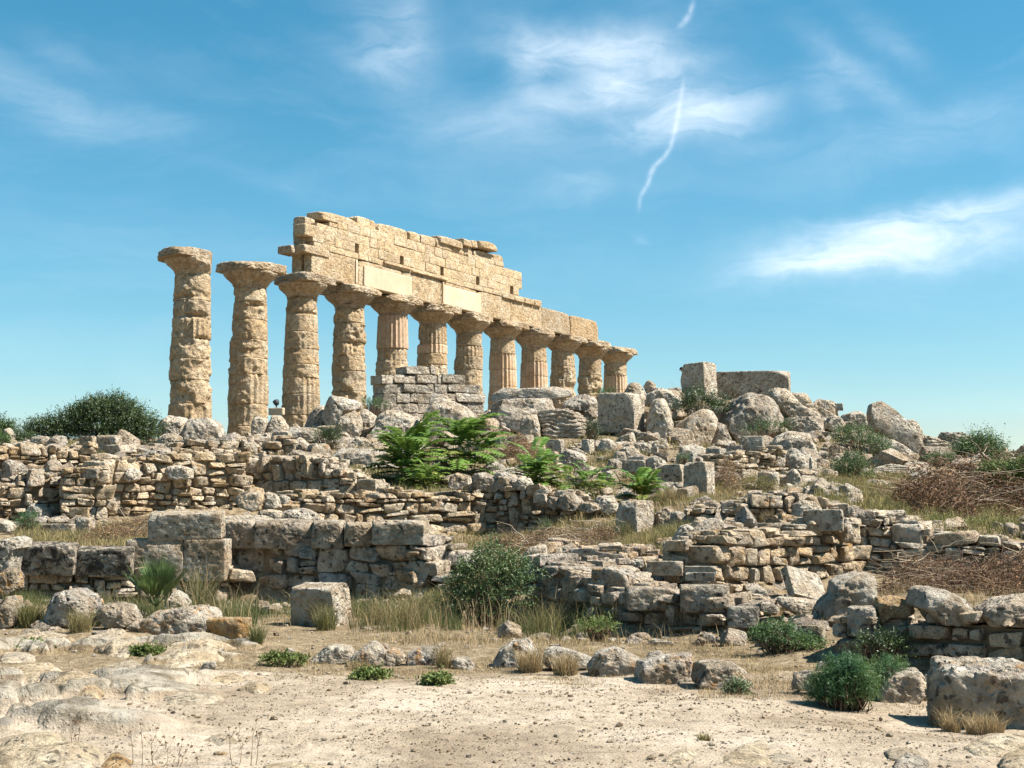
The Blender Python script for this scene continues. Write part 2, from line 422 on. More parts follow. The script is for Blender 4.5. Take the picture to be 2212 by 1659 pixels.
def stone(name, c1, c2, c3, black=0., orange=0., pits=1., spk=.8, mott=.75, island=0., sc=1., hd=.12, streak=0., pale=0.):
    m, g = new_mat(name); M[name] = m
    tc = g('TexCoord'); oi = g('ObjectInfo')
    off = g('CombineXYZ', {0: g.math('MULTIPLY', oi.outputs['Random'], 37.), 1: g.math('MULTIPLY', oi.outputs['Random'], 91.), 2: g.math('MULTIPLY', oi.outputs['Random'], 53.)})
    v = g('VectorMath', {0: tc.outputs['Object'], 1: off.outputs[0]}, operation='ADD').outputs[0]
    big = g.noise(v, 1.3 * sc, 7, .66, .3)
    col = g.ramp(big, [(.38, c1), (.5, c2), (.62, c3)])
    mid = g.noise(v, 7 * sc, 8, .65)
    col = g.mix(mott, col, g.ramp(mid, [(.34, .5), (.5, 1.), (.66, 1.42)]), 'MULTIPLY')
    if island:
        ge = g('NewGeometry'); r = ge.outputs['Random Per Island']
        col = g.mix(island, col, g.ramp(r, [(0, (.62, .58, .55)), (.25, (1.1, 1.0, .86)), (.5, (.85, .86, .88)), (.75, (1.2, 1.14, 1.05)), (1, (1.02, .86, .66))]), 'MULTIPLY')
    ro = oi.outputs['Random']
    col = g.mix(.8, col, g.ramp(ro, [(0, (.82, .82, .84)), (.35, (1.02, .98, .93)), (.7, (1.12, 1.1, 1.06)), (1, (.95, .87, .76))]), 'MULTIPLY')
    st = g.noise(g('VectorMath', {0: v, 1: (31, 7, 19)}, operation='ADD').outputs[0], 2.4 * sc, 7, .7, .4)
    col = g.mix(g.ramp(st, [(.53, 0), (.64, .55 * mott)]), col, (.27, .175, .09), 'MIX')
    if pale:
        pn = g.noise(v, 2.2 * sc, 5, .65, .5)
        col = g.mix(g.ramp(pn, [(.51 - pale * .12, 0), (.61, pale * 1.5)]), col, (.60, .555, .47))
    if orange:
        on = g.noise(g('VectorMath', {0: v, 1: (13, 5, 7)}, operation='ADD').outputs[0], 3.2 * sc, 7, .7, .4)
        col = g.mix(g.ramp(on, [(.62 - orange * .16, 0), (.70 - orange * .12, .85)]), col, (.42, .21, .06))
    if black:
        bn = g.noise(g('VectorMath', {0: v, 1: (3, 15, 9)}, operation='ADD').outputs[0], 5.5 * sc, 8, .72, .6)
        col = g.mix(g.ramp(bn, [(.66 - black * .2, 0), (.73 - black * .18, .9)]), col, (.045, .042, .036))
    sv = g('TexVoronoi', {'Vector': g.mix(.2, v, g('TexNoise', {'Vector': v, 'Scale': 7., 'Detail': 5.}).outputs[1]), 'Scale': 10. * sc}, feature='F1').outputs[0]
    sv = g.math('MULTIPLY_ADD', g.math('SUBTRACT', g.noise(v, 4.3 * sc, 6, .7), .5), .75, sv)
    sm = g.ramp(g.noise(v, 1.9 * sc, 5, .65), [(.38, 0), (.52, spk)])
    col = g.mix(g.math('MULTIPLY', g.ramp(sv, [(.20, 1), (.33, 0)]), sm), col, (.06, .05, .038))  # dark speckle: shade of deep pits, along with lichen, painted into the colour
    vo = g('TexVoronoi', {'Vector': g.mix(.08, v, g('TexNoise', {'Vector': v, 'Scale': 9.}).outputs[1]), 'Scale': 9. * sc, 'Randomness': 1.}, feature='F1').outputs[0]
    vo2 = g('TexVoronoi', {'Vector': v, 'Scale': 24. * sc}, feature='F1').outputs[0]
    mask = g.ramp(g.noise(v, 2.6 * sc, 3), [(.42, 0), (.6, 1)])
    pit = g.math('MULTIPLY', g.ramp(vo, [(.1, 0), (.34, 1)]), 1.0)
    pit2 = g.ramp(vo2, [(.08, 0), (.3, 1)])
    hgt = g.math('ADD', g.math('MULTIPLY', g.math('SUBTRACT', g.math('MULTIPLY', pit, mask), mask), .9 * pits), g.math('MULTIPLY', pit2, .28 * pits))
    hgt = g.math('ADD', hgt, g.math('MULTIPLY', g.noise(v, 11 * sc, 10, .68), 1.5))
    hgt = g.math('ADD', hgt, g.math('MULTIPLY', g.noise(v, 3.2 * sc, 4, .55), 1.6))
    finish(g, col, .95, hgt, hd)
    return m
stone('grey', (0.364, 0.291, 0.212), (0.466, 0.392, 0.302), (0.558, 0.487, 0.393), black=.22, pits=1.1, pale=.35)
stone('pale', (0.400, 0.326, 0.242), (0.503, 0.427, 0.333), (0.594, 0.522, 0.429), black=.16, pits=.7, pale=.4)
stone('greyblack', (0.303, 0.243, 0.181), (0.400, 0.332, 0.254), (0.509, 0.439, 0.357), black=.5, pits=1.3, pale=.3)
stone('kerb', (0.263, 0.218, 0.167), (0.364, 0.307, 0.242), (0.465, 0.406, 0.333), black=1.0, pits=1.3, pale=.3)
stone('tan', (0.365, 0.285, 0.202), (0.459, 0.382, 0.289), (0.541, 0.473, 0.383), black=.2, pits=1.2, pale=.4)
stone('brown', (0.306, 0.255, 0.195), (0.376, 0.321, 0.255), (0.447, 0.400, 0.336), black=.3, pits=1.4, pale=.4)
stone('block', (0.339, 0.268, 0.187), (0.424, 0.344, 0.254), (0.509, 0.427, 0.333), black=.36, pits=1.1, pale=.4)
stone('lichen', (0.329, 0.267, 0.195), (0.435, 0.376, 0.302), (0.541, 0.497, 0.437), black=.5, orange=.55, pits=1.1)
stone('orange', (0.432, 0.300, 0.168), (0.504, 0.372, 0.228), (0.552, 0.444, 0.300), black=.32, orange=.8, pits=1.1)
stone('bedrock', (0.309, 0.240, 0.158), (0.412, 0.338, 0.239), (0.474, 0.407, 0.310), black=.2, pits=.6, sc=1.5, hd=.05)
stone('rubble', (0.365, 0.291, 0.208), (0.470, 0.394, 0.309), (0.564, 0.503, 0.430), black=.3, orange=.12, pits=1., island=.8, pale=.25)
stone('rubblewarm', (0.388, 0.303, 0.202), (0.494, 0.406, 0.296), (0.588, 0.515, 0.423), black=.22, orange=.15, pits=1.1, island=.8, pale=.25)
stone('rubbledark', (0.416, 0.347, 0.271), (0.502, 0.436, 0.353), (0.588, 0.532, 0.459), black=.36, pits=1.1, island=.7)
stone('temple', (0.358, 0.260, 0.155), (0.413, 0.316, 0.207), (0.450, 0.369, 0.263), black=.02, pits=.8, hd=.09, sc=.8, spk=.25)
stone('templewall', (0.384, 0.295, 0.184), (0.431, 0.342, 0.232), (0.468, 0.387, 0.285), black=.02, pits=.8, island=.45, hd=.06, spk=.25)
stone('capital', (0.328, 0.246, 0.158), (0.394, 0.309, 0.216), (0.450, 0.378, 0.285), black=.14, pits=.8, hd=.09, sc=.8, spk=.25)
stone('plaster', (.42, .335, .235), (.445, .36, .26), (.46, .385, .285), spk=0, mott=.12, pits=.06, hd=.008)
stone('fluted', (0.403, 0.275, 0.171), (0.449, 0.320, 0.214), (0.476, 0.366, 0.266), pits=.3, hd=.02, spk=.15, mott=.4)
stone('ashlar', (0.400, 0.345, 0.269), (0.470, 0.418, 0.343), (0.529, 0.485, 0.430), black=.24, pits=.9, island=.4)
def plain(name, col, col2=None, scale=3., rough=.9, trans=None, island=.0):
    m, g = new_mat(name); M[name] = m
    tc = g('TexCoord')
    c = g.mix(g.ramp(g.noise(tc.outputs['Object'], scale, 4), [(.35, 0), (.65, 1)]), col, col2 or col)
    if island:
        r = g('NewGeometry').outputs['Random Per Island']
        c = g.mix(island, c, g.ramp(r, [(0, (.5, .55, .5)), (.5, (1, 1, 1)), (1, (1.5, 1.4, 1.1))]), 'MULTIPLY')
    finish(g, c, rough, trans=trans)
plain('soil', (.14, .105, .07), (.22, .17, .115), 6.)
plain('twig', (.17, .115, .075), (.085, .055, .038), 2., island=.6)
plain('paletwig', (.36, .29, .21), (.25, .19, .13), 2.)
plain('deadleaf', (.085, .042, .024), (.22, .125, .07), 4., island=.8, trans=.2)
plain('dryleaf', (.30, .19, .10), (.24, .15, .08), 4., island=.8, trans=.2)
plain('straw', (.39, .295, .165), (.25, .18, .10), 2., island=.7, trans=.25)
plain('olive', (.15, .145, .055), (.28, .23, .10), 1.5, island=.7, trans=.3)
plain('grass', (.06, .09, .028), (.14, .14, .05), 1.5, island=.7, trans=.3)
plain('fern', (.125, .225, .045), (.20, .30, .07), 3., .3, .32, island=.5)
plain('fernyellow', (.20, .24, .05), (.25, .26, .07), 3., .55, .35, island=.4)
plain('bushleaf', (.034, .058, .020), (.075, .11, .036), 2., .5, .2, island=.7)
plain('greyleaf', (.09, .13, .06), (.16, .19, .10), 2., .6, .25, island=.7)
plain('shrubleaf', (.055, .105, .03), (.09, .14, .04), 2., .6, .25, island=.7)
plain('palm', (.06, .11, .035), (.13, .17, .06), 3., .5, .3, island=.6)
plain('fennel', (.045, .12, .05), (.11, .17, .045), 3., .6, .3, island=.6)
plain('weed', (.10, .15, .03), (.15, .17, .05), 5., .7, .25, island=.5)
plain('metal', (.05, .055, .06), (.03, .03, .03), 5., .5)
plain('skin', (.40, .24, .16), None, 3., .6)
plain('navy', (.02, .035, .08), None, 3., .8)
plain('shirt', (.10, .10, .12), None, 3., .9)
plain('hair', (.02, .02, .025), None, 3., .6)
# ground: pale trodden limestone dirt, brown dry soil and grass litter where nobody walks ('verge' attribute: a property of the place)
m, g = new_mat('ground'); M['ground'] = m
tc = g('TexCoord'); v = tc.outputs['Object']
at = g('Attribute', attribute_name='verge').outputs['Fac']
n1 = g.noise(v, .55, 8, .62, .3); n2 = g.noise(v, 6, 8, .7); n3 = g.noise(v, 30, 6, .7)
path = g.ramp(n1, [(.36, (.235, .18, .125)), (.5, (.335, .268, .195)), (.64, (.415, .345, .268))])
path = g.mix(.8, path, g.ramp(n2, [(.36, .66), (.5, 1.), (.64, 1.2)]), 'MULTIPLY')
gv = g('TexVoronoi', {'Vector': v, 'Scale': 26.}, feature='F1')
path = g.mix(g.ramp(gv.outputs[0], [(.12, .55), (.24, 0)]), path, g.ramp(gv.outputs[1], [(0, (.20, .13, .08)), (.5, (.33, .27, .20)), (1, (.44, .38, .30))]))
vg = g.ramp(n2, [(.36, (.11, .077, .045)), (.5, (.19, .142, .085)), (.64, (.28, .22, .14))])
vg = g.mix(.6, vg, g.ramp(n3, [(.3, .6), (.6, 1.2)]), 'MULTIPLY')
fac = g.math('ADD', at, g.math('MULTIPLY', g.math('SUBTRACT', g.noise(v, 1.7, 7, .65), .5), 1.5), clamp=True)
col = g.mix(g.ramp(fac, [(.35, 0), (.65, 1)]), path, vg)
rk = g('Attribute', attribute_name='rock').outputs['Fac']
rc = g.ramp(g.noise(v, 3.5, 9, .68, .3), [(.36, (.13, .10, .065)), (.45, (.25, .21, .155)), (.60, (.39, .345, .275))])
rc = g.mix(g.ramp(g.noise(v, 1.1, 6, .7, .6), [(.50, 0), (.62, .7)]), rc, (.24, .215, .18))
ck = g('TexVoronoi', {'Vector': g.mix(.22, v, g('TexNoise', {'Vector': v, 'Scale': 2.6, 'Detail': 6.}).outputs[1]), 'Scale': 2.3}, feature='DISTANCE_TO_EDGE').outputs[0]
rc = g.mix(g.math('MULTIPLY', g.ramp(ck, [(.004, 1), (.03, 0)]), g.ramp(g.noise(v, .9, 3), [(.42, 0), (.55, .85)])), rc, (.10, .075, .05))
rp = g('TexVoronoi', {'Vector': v, 'Scale': 9.}, feature='F1').outputs[0]
rc = g.mix(g.math('MULTIPLY', g.ramp(rp, [(.10, 1), (.22, 0)]), g.ramp(g.noise(v, 2.1, 4), [(.48, 0), (.58, .8)])), rc, (.12, .095, .065))
col = g.mix(g.ramp(g.math('ADD', rk, g.math('MULTIPLY', g.math('SUBTRACT', n2, .5), .9)), [(.38, 0), (.55, 1)]), col, rc)
h = g.math('ADD', g.math('MULTIPLY', n3, .5), g.math('MULTIPLY', n2, 1.4))
h = g.math('ADD', h, g.math('MULTIPLY', rk, g.math('MULTIPLY', g.noise(v, 4.5, 9, .7, .3), 3.)))
h = g.math('SUBTRACT', h, g.math('MULTIPLY', g.ramp(gv.outputs[0], [(.05, 0), (.3, 1)]), .35))
finish(g, col, .97, h, .03)
# ------------------------------------------------------------------ world: Nishita sky, cirrus placed by direction
SUN_EL, SUN_AZ = R(SUN[0]), R(SUN[1])       # azimuth measured from +Y towards +X
w = bpy.data.worlds.new('World'); scene.world = w; w.use_nodes = True
g = NT(w.node_tree); g.n.clear()
sky = g('TexSky', sky_type='NISHITA', sun_disc=False, sun_elevation=SUN_EL, sun_rotation=SUN_AZ, altitude=50., air_density=1.0, dust_density=SKY[1], ozone_density=SKY[2])
tcw = g('TexCoord').outputs['Generated']
nrm = g('VectorMath', {0: tcw}, operation='NORMALIZE').outputs[0]
sp = g('SeparateXYZ', {0: nrm})
az = g.math('ARCTAN2', sp.outputs[0], sp.outputs[1]); el = g.math('ARCSINE', sp.outputs[2])
skc = g('HueSaturation', {'Hue': SKY[3], 'Saturation': SKY[4], 'Value': SKY[5], 'Color': sky.outputs[0]}).outputs[0]
ae = g('CombineXYZ', {0: az, 1: el})
def dirof(u, v):
    d = P(u, v, 100.) - np.array([0, 0, EYE]); d /= np.linalg.norm(d); return math.atan2(d[0], d[1]), math.asin(d[2])
warp = g('TexNoise', {'Vector': ae.outputs[0], 'Scale': 14., 'Detail': 5., 'Roughness': .6})
wv = g('VectorMath', {0: warp.outputs[1], 1: (.5, .5, .5)}, operation='SUBTRACT').outputs[0]
wv = g('VectorMath', {0: ae.outputs[0], 1: g('VectorMath', {0: wv, 'Scale': .03}, operation='SCALE').outputs[0]}, operation='ADD').outputs[0]
ws = g('SeparateXYZ', {0: wv}); A, E = ws.outputs[0], ws.outputs[1]
wt = g('VectorMath', {0: g('VectorMath', {0: warp.outputs[1], 1: (.5, .5, .5)}, operation='SUBTRACT').outputs[0], 'Scale': .006}, operation='SCALE').outputs[0]
wt = g('SeparateXYZ', {0: g('VectorMath', {0: ae.outputs[0], 1: wt}, operation='ADD').outputs[0]})
def blob(u, v, ru, rv, ang, amp, A=A, E=E):
    a0, e0 = dirof(u, v); k = 1 / F; c, s = math.cos(R(ang)), math.sin(R(ang))
    da = g.math('SUBTRACT', A, a0); de = g.math('SUBTRACT', E, e0)
    x = g.math('MULTIPLY_ADD', da, c / (ru * k), g.math('MULTIPLY', de, s / (ru * k)))
    y = g.math('MULTIPLY_ADD', de, c / (rv * k), g.math('MULTIPLY', da, -s / (rv * k)))
    r = g.math('ADD', g.math('MULTIPLY', x, x), g.math('MULTIPLY', y, y))
    return g.math('MULTIPLY', g.math('EXPONENT', g.math('MULTIPLY', r, -1.)), amp)
tot = None
for b in CLOUDS:
    q = blob(*b); tot = q if tot is None else g.math('ADD', tot, q)
trail = None
for b in TRAIL:
    q = blob(*b, wt.outputs[0], wt.outputs[1]); trail = q if trail is None else g.math('MAXIMUM', trail, q)
str_v = g('Mapping', {'Vector': wv, 'Rotation': (0, 0, R(-24)), 'Scale': (7., 26., 1.)}).outputs[0]
wisp = g.noise(str_v, 1.6, 9, .62, .8)
soft = g.noise(ae.outputs[0], 9., 7, .6, .4)
tex = g.math('ADD', g.ramp(wisp, [(.28, .25), (.72, 1.25)]), 0.)
veil = g.math('MULTIPLY', g.ramp(g.noise(str_v, .55, 6, .6, .5), [(.45, 0), (.75, 1)]), .13)
cl = g.math('ADD', g.math('ADD', g.math('MULTIPLY', tot, tex), trail), g.math('MULTIPLY', veil, g.ramp(soft, [(.3, .3), (.7, 1)])), clamp=True)
colr = g.mix(cl, skc, CLOUDCOL)
bg = g('Background', {'Color': colr, 'Strength': SKY[0]})
ow = g('OutputWorld'); g.l.new(bg.outputs[0], ow.inputs[0])
w.cycles.sampling_method = 'MANUAL'; w.cycles.sample_map_resolution = 512
sl = bpy.data.lights.new('sun', 'SUN'); sl.energy = SUN[2]; sl.angle = R(.53); sl.color = (1., .955, .87)
so = bpy.data.objects.new('sun', sl); COL.objects.link(so)
sd = Vector((math.sin(SUN_AZ) * math.cos(SUN_EL), math.cos(SUN_AZ) * math.cos(SUN_EL), math.sin(SUN_EL)))
so.rotation_euler = sd.to_track_quat('Z', 'Y').to_euler(); so.location = (30, 20, 60)
scene.view_settings.view_transform = 'Standard'; scene.view_settings.look = 'None'; scene.view_settings.exposure = EXPO; scene.view_settings.gamma = 1
cam = bpy.data.cameras.new('camera'); co = bpy.data.objects.new('camera', cam); COL.objects.link(co)
cam.sensor_width = 36; cam.lens = 36 * F / 2212; cam.clip_start = .1; cam.clip_end = 20000
co.location = (0, 0, EYE); co.rotation_euler = (math.pi / 2 + TH, 0, 0); scene.camera = co
# ------------------------------------------------------------------ terrain: one sheet; a row of profiles (distance, height) per direction
PROF = {-1200: [(22, 0), (25.5, .1), (26.5, .9), (34, 1.5), (36, 2.8), (44, 3.6), (58, 4.6), (120, 4.6)],
        0: [(22, 0), (25.2, .05), (25.9, .9), (32, 1.25), (34, 1.5), (35.2, 2.7), (38, 3.3), (44, 3.7), (50, 4.25), (58, 4.8), (120, 4.8)],
        300: [(24, 0), (26.2, 0), (27.0, .95), (31, 1.2), (34.4, 1.6), (35.6, 2.4), (38, 3.0), (44, 3.75), (50, 4.25), (58, 4.87), (120, 4.87)],
        600: [(25, 0), (26.6, 0), (27.4, 1.2), (31, 1.4), (35.8, 1.7), (36.8, 2.5), (40, 3.0), (46, 3.8), (52, 4.4), (58, 4.87), (120, 4.87)],
        900: [(24, 0), (26.2, 0), (27.0, .95), (30.8, 1.0), (31.8, 1.9), (36, 2.2), (40, 2.75), (46, 3.8), (51, 4.4), (58, 4.87), (120, 4.87)],
        1100: [(22.5, 0), (24, .25), (26, .85), (31, 1.2), (33, 1.75), (36, 2.1), (40, 2.75), (46, 3.7), (51, 4.4), (58, 4.9), (120, 4.87)],
        1350: [(19.8, 0), (20.8, .5), (24, .85), (29, 1.15), (31, 1.65), (36, 2.15), (40, 2.7), (46, 3.6), (51, 4.4), (56, 5.3), (62, 5.9), (75, 5.0), (120, 4.87)],
        1600: [(18.8, 0), (20, .25), (22.5, .35), (23.6, 1.1), (28, 1.4), (31, 1.75), (36, 2.25), (42, 3.0), (48, 4.0), (54, 5.2), (58, 6.0), (64, 6.3), (75, 5.2), (120, 4.87)],
        1800: [(15.8, 0), (17.5, .25), (23, .38), (24.2, 1.2), (28, 1.6), (33, 2.2), (40, 2.85), (46, 3.6), (54, 5.0), (60, 5.2), (80, 4.6), (120, 4.6)],
        2000: [(15.2, 0), (16.3, .5), (22, .62), (24.4, .8), (25.4, 1.3), (32, 1.8), (40, 2.75), (46, 3.45), (54, 4.2), (60, 4.4), (120, 4.3)],
        2300: [(14.8, 0), (16, .55), (22, .72), (24.2, .85), (25.2, 1.2), (32, 1.8), (40, 2.7), (50, 3.6), (58, 3.9), (80, 4.0), (120, 4.0)],
        3400: [(14.8, 0), (16, .55), (24, .85), (25.2, 1.2), (32, 1.8), (40, 2.7), (50, 3.6), (80, 3.9), (120, 4.0)]}
_us = np.array(sorted(PROF)); _ta = (_us - CX) / F
def _prof(u, Y):
    p = np.array(PROF[u], float)
    return np.interp(Y, np.concatenate([[-100, 15 if p[0, 0] > 16 else 10], p[:, 0], [140, 400, 3000]]), np.concatenate([[0, 0], p[:, 1], [p[-1, 1], 3.0, 2.0]]))
def H0(x, y):
    x, y = np.asarray(x, float), np.asarray(y, float)
    a = x / np.maximum(y, 6.); z = np.zeros_like(x)
    Z = np.stack([_prof(u, y) for u in _us])
    i = np.clip(np.searchsorted(_ta, a) - 1, 0, len(_ta) - 2)
    t = np.clip((a - _ta[i]) / (_ta[i + 1] - _ta[i]), 0, 1); t = t * t * (3 - 2 * t)
    ar = np.arange(len(x)) if x.ndim else 0
    return Z[i, ar] * (1 - t) + Z[i + 1, ar] * t
_GP = None
def H(x, y):
    """terrain height, following what stands on it"""
    global _GP
    x = np.atleast_1d(np.asarray(x, float)); y = np.atleast_1d(np.asarray(y, float))
    z = H0(x, y)
    if _GP is None:
        G = np.array(GROUND_PTS).reshape(-1, 4); d = G[:, 2] - H0(G[:, 0], G[:, 1]); ok = np.abs(d) < 1.6
        _GP = (G[ok], d[ok]); print('terrain offsets kept', ok.sum(), 'of', len(ok), 'max', np.abs(d).max())
    G, d = _GP
    sw = np.full(len(x), .35); sz = np.zeros(len(x))
    for k in range(len(G)):
        r = G[k, 3] * .9 + .25
        q = ((x - G[k, 0]) ** 2 + (y - G[k, 1]) ** 2) / (r * r)
        near = q < 6
        wgt = np.exp(-q[near]); sw[near] += wgt; sz[near] += wgt * d[k]
    z = z + sz / sw
    amp = np.clip((y - 14) / 12, .25, 1)
    p = np.stack([x, y, np.zeros(len(x))], 1)
    return z + amp * (.07 * fbm(p * .7, 4, 3) ) + .016 * fbm(p * 3.1, 3, 9)
def bedrock(x, y):
    p = np.stack([x, y, np.zeros(len(x))], 1)
    m = np.clip((-1.7 - .05 * y - x) / 1.2, 0, 1) * np.clip((19.5 - y) / 2, 0, 1)
    m2 = np.clip((fbm(p * .8 + 4, 2, 77) - .36) * 6, 0, 1) * np.clip((11.5 - y) / 1.5, 0, 1)
    m = np.maximum(m, m2)
    f = fbm(p * np.array([.9, 1.7, 1]) + .5 * fbm(p * 1.7, 2, 5)[:, None], 4, 71, .55)
    s = np.clip((f - .13) / .07, 0, 1); s = s * s * (3 - 2 * s)
    return m * s, m * (s * .10 + .17 * np.clip(f, 0, 1) + .05 * fbm(p * 2.9, 5, 8, .66) * s)
def build_terrain():
    a = np.concatenate([np.linspace(-4, -.55, 26)[:-1], np.linspace(-.55, .55, 330), np.linspace(.55, 4, 26)[1:]])
    Y = np.concatenate([[-80, -30, -10, -3, 1, 4, 6.5], np.arange(7.5, 18, .06), np.arange(18, 34, .10), np.arange(34, 66, .22), np.geomspace(66, 150, 40), np.geomspace(160, 6000, 30)])
    aa, yy = np.meshgrid(a, Y, indexing='ij')
    xx = aa * np.maximum(yy, 9.0) * np.where(yy < 0, 2, 1)
    x, y = xx.ravel(), yy.ravel()
    rk, rz = bedrock(x, y); z = H(x, y) + rz + .012 * fbm(np.stack([x, y, x * 0], 1) * 5, 3, 31) * np.clip((26 - y) / 4, 0, 1)
    V = np.stack([x, y, z], 1)
    Q = grid_quads(len(a), len(Y))
    o = obj('ground', V, Q, mat=M['ground'], base=(0, 0, 0)); o['kind'] = 'structure'
    ga = np.clip((y - 13.2 - .10 * x) / 4.0, 0, 1) + np.clip((x - 2.2) / 6, 0, .35) * np.clip((y - 9) / 6, 0, 1)
    ga = np.clip(ga, 0, 1) + np.clip((y - 18) / 5, 0, 1)
    at = o.data.attributes.new('verge', 'FLOAT', 'POINT'); at.data.foreach_set('value', ga.astype(np.float32))
    at = o.data.attributes.new('rock', 'FLOAT', 'POINT'); at.data.foreach_set('value', rk.astype(np.float32))
    return o
# ------------------------------------------------------------------ temple colonnade: 12 columns on a receding line
Z0 = 62.8; K0 = P(414, 700, Z0)
ES = np.array([.5112, .8595, 0.]); EN = np.array([.8595, -.5112, 0.]); STEP = 3.86
CAPZ = P(414, 543, Z0)[2]; FLOOR = CAPZ - 8.62
def colpos(k): return np.array([K0[0], K0[1], 0]) + ES * STEP * k
def clampn(V, n, h):
    d = V @ n - h; return V - np.maximum(d, 0)[:, None] * n
def drum(z0, z1, H0_, seed, flute=None, ero=.05, notch=(), off=(0, 0), nz=None, groove=.02):
    """column drum between z0 and z1 (above the floor), tapering shaft of height H0_"""
    nth = 104; nz = nz or max(8, int((z1 - z0) / .035))
    th = np.linspace(0, 2 * math.pi, nth, endpoint=False); z = np.linspace(z0, z1, nz)
    T, Zz = np.meshgrid(th, z, indexing='ij'); T = T.ravel(); Zz = Zz.ravel()
    t = Zz / H0_; r = .965 - .205 * t + .03 * np.sin(t * math.pi)
    p = np.stack([np.cos(T) * r, np.sin(T) * r, Zz], 1); rg = np.random.default_rng(seed); cs = seed // 17; o = np.random.default_rng(cs).uniform(-40, 40, 3)
    fl = np.zeros(len(T))
    if flute:
        a0, a1 = flute; dlt = (np.degrees(T) - a0) % 360; fl = (dlt < (a1 - a0)).astype(float)
        q = (T * 20 / (2 * math.pi)) % 1; r = r + fl * (.035 - .105 * (1 - np.abs(2 * q - 1) ** 2.2))
    e = ero * np.where(fl > 0, .12, 1); r = r + rg.normal(0, .014)
    q2 = (T * 20 / (2 * math.pi)) % 1; r = r - (1 - fl) * .045 * (1 - np.abs(2 * q2 - 1) ** 2) * np.clip(fbm(p * .8 - o, 2, seed + 9) * 3, 0, 1)
    big = fbm(p * 1.15 + o, 3, cs); r = r - e * .45 * np.clip(big, -.3, 1) - e * 1.3 * fbm(p * np.array([3.4, 3.4, 2.6]) + o, 5, cs + 2, .66)
    chip = np.clip(fbm(p * np.array([1.6, 1.6, 1.9]) - o, 3, cs + 7) - .16, 0, .25); r = r - (1 - fl) * chip * ero * 5
    ed = np.minimum(Zz - z0, z1 - Zz)
    wob = 1 + .8 * fbm(p * 2 + o, 2, seed + 4)
    r = r - groove * np.exp(-(ed / (.014 * np.maximum(wob, .3))) ** 2) * (1 + 1.5 * np.clip(fbm(p * 2.5 - o, 2, seed + 5), 0, 1))
    for zn, wd, dp, ang, aw in notch:
        da = (np.degrees(T) - ang + 180) % 360 - 180
        r = r - dp * np.exp(-((Zz - zn) / wd) ** 2) * np.exp(-(da / aw) ** 4)
    V = np.stack([np.cos(T) * r + off[0], np.sin(T) * r + off[1], Zz], 1)
    Q = grid_quads(nth, nz, True)
    nV = len(V); V = np.vstack([V, [[off[0], off[1], z0], [off[0], off[1], z1]]])
    i = np.arange(nth); j = (i + 1) % nth
    Tt = np.concatenate([np.stack([j * nz, i * nz, np.full(nth, nV)], 1), np.stack([i * nz + nz - 1, j * nz + nz - 1, np.full(nth, nV + 1)], 1)])
    return V, Q, Tt
def echinus(zn, za, seed, rtop=1.27, ero=.045):
    nth = 96; prof = [(0, .75), (.10, .75), (.16, .79), (.30, .84), (.45, .95), (.62, 1.10), (.80, 1.22), (.92, rtop), (1, rtop * .98)]
    nz = 22; s = np.linspace(0, 1, nz); pr = np.interp(s, *np.array(prof).T)
    th = np.linspace(0, 2 * math.pi, nth, endpoint=False)
    T, S_ = np.meshgrid(th, s, indexing='ij'); T, S_ = T.ravel(), S_.ravel()
    r = np.interp(S_, *np.array(prof).T); z = zn + (za - zn) * S_
    p = np.stack([np.cos(T) * r, np.sin(T) * r, z], 1); o = np.random.default_rng(seed).uniform(-40, 40, 3)
    r = r - ero * (1.4 * fbm(p * 1.2 + o, 3, seed) + 1.1 * fbm(p * 3.5 + o, 4, seed + 1)) - .3 * np.clip(fbm(p * 1.3 - o, 2, seed + 3) - .3, 0, 1) * (S_ > .25)
    V = np.stack([np.cos(T) * r, np.sin(T) * r, z], 1); Q = grid_quads(nth, nz, True)
    nV = len(V); V = np.vstack([V, [[0, 0, zn], [0, 0, za]]]); i = np.arange(nth); j = (i + 1) % nth
    Tt = np.concatenate([np.stack([j * nz, i * nz, np.full(nth, nV)], 1), np.stack([i * nz + nz - 1, j * nz + nz - 1, np.full(nth, nV + 1)], 1)])
    return V, Q, Tt
RIGHT = -70.0   # flute facing angles are measured from +X; the viewer is at -90
ROT = np.array([ES[:2], EN[:2]])
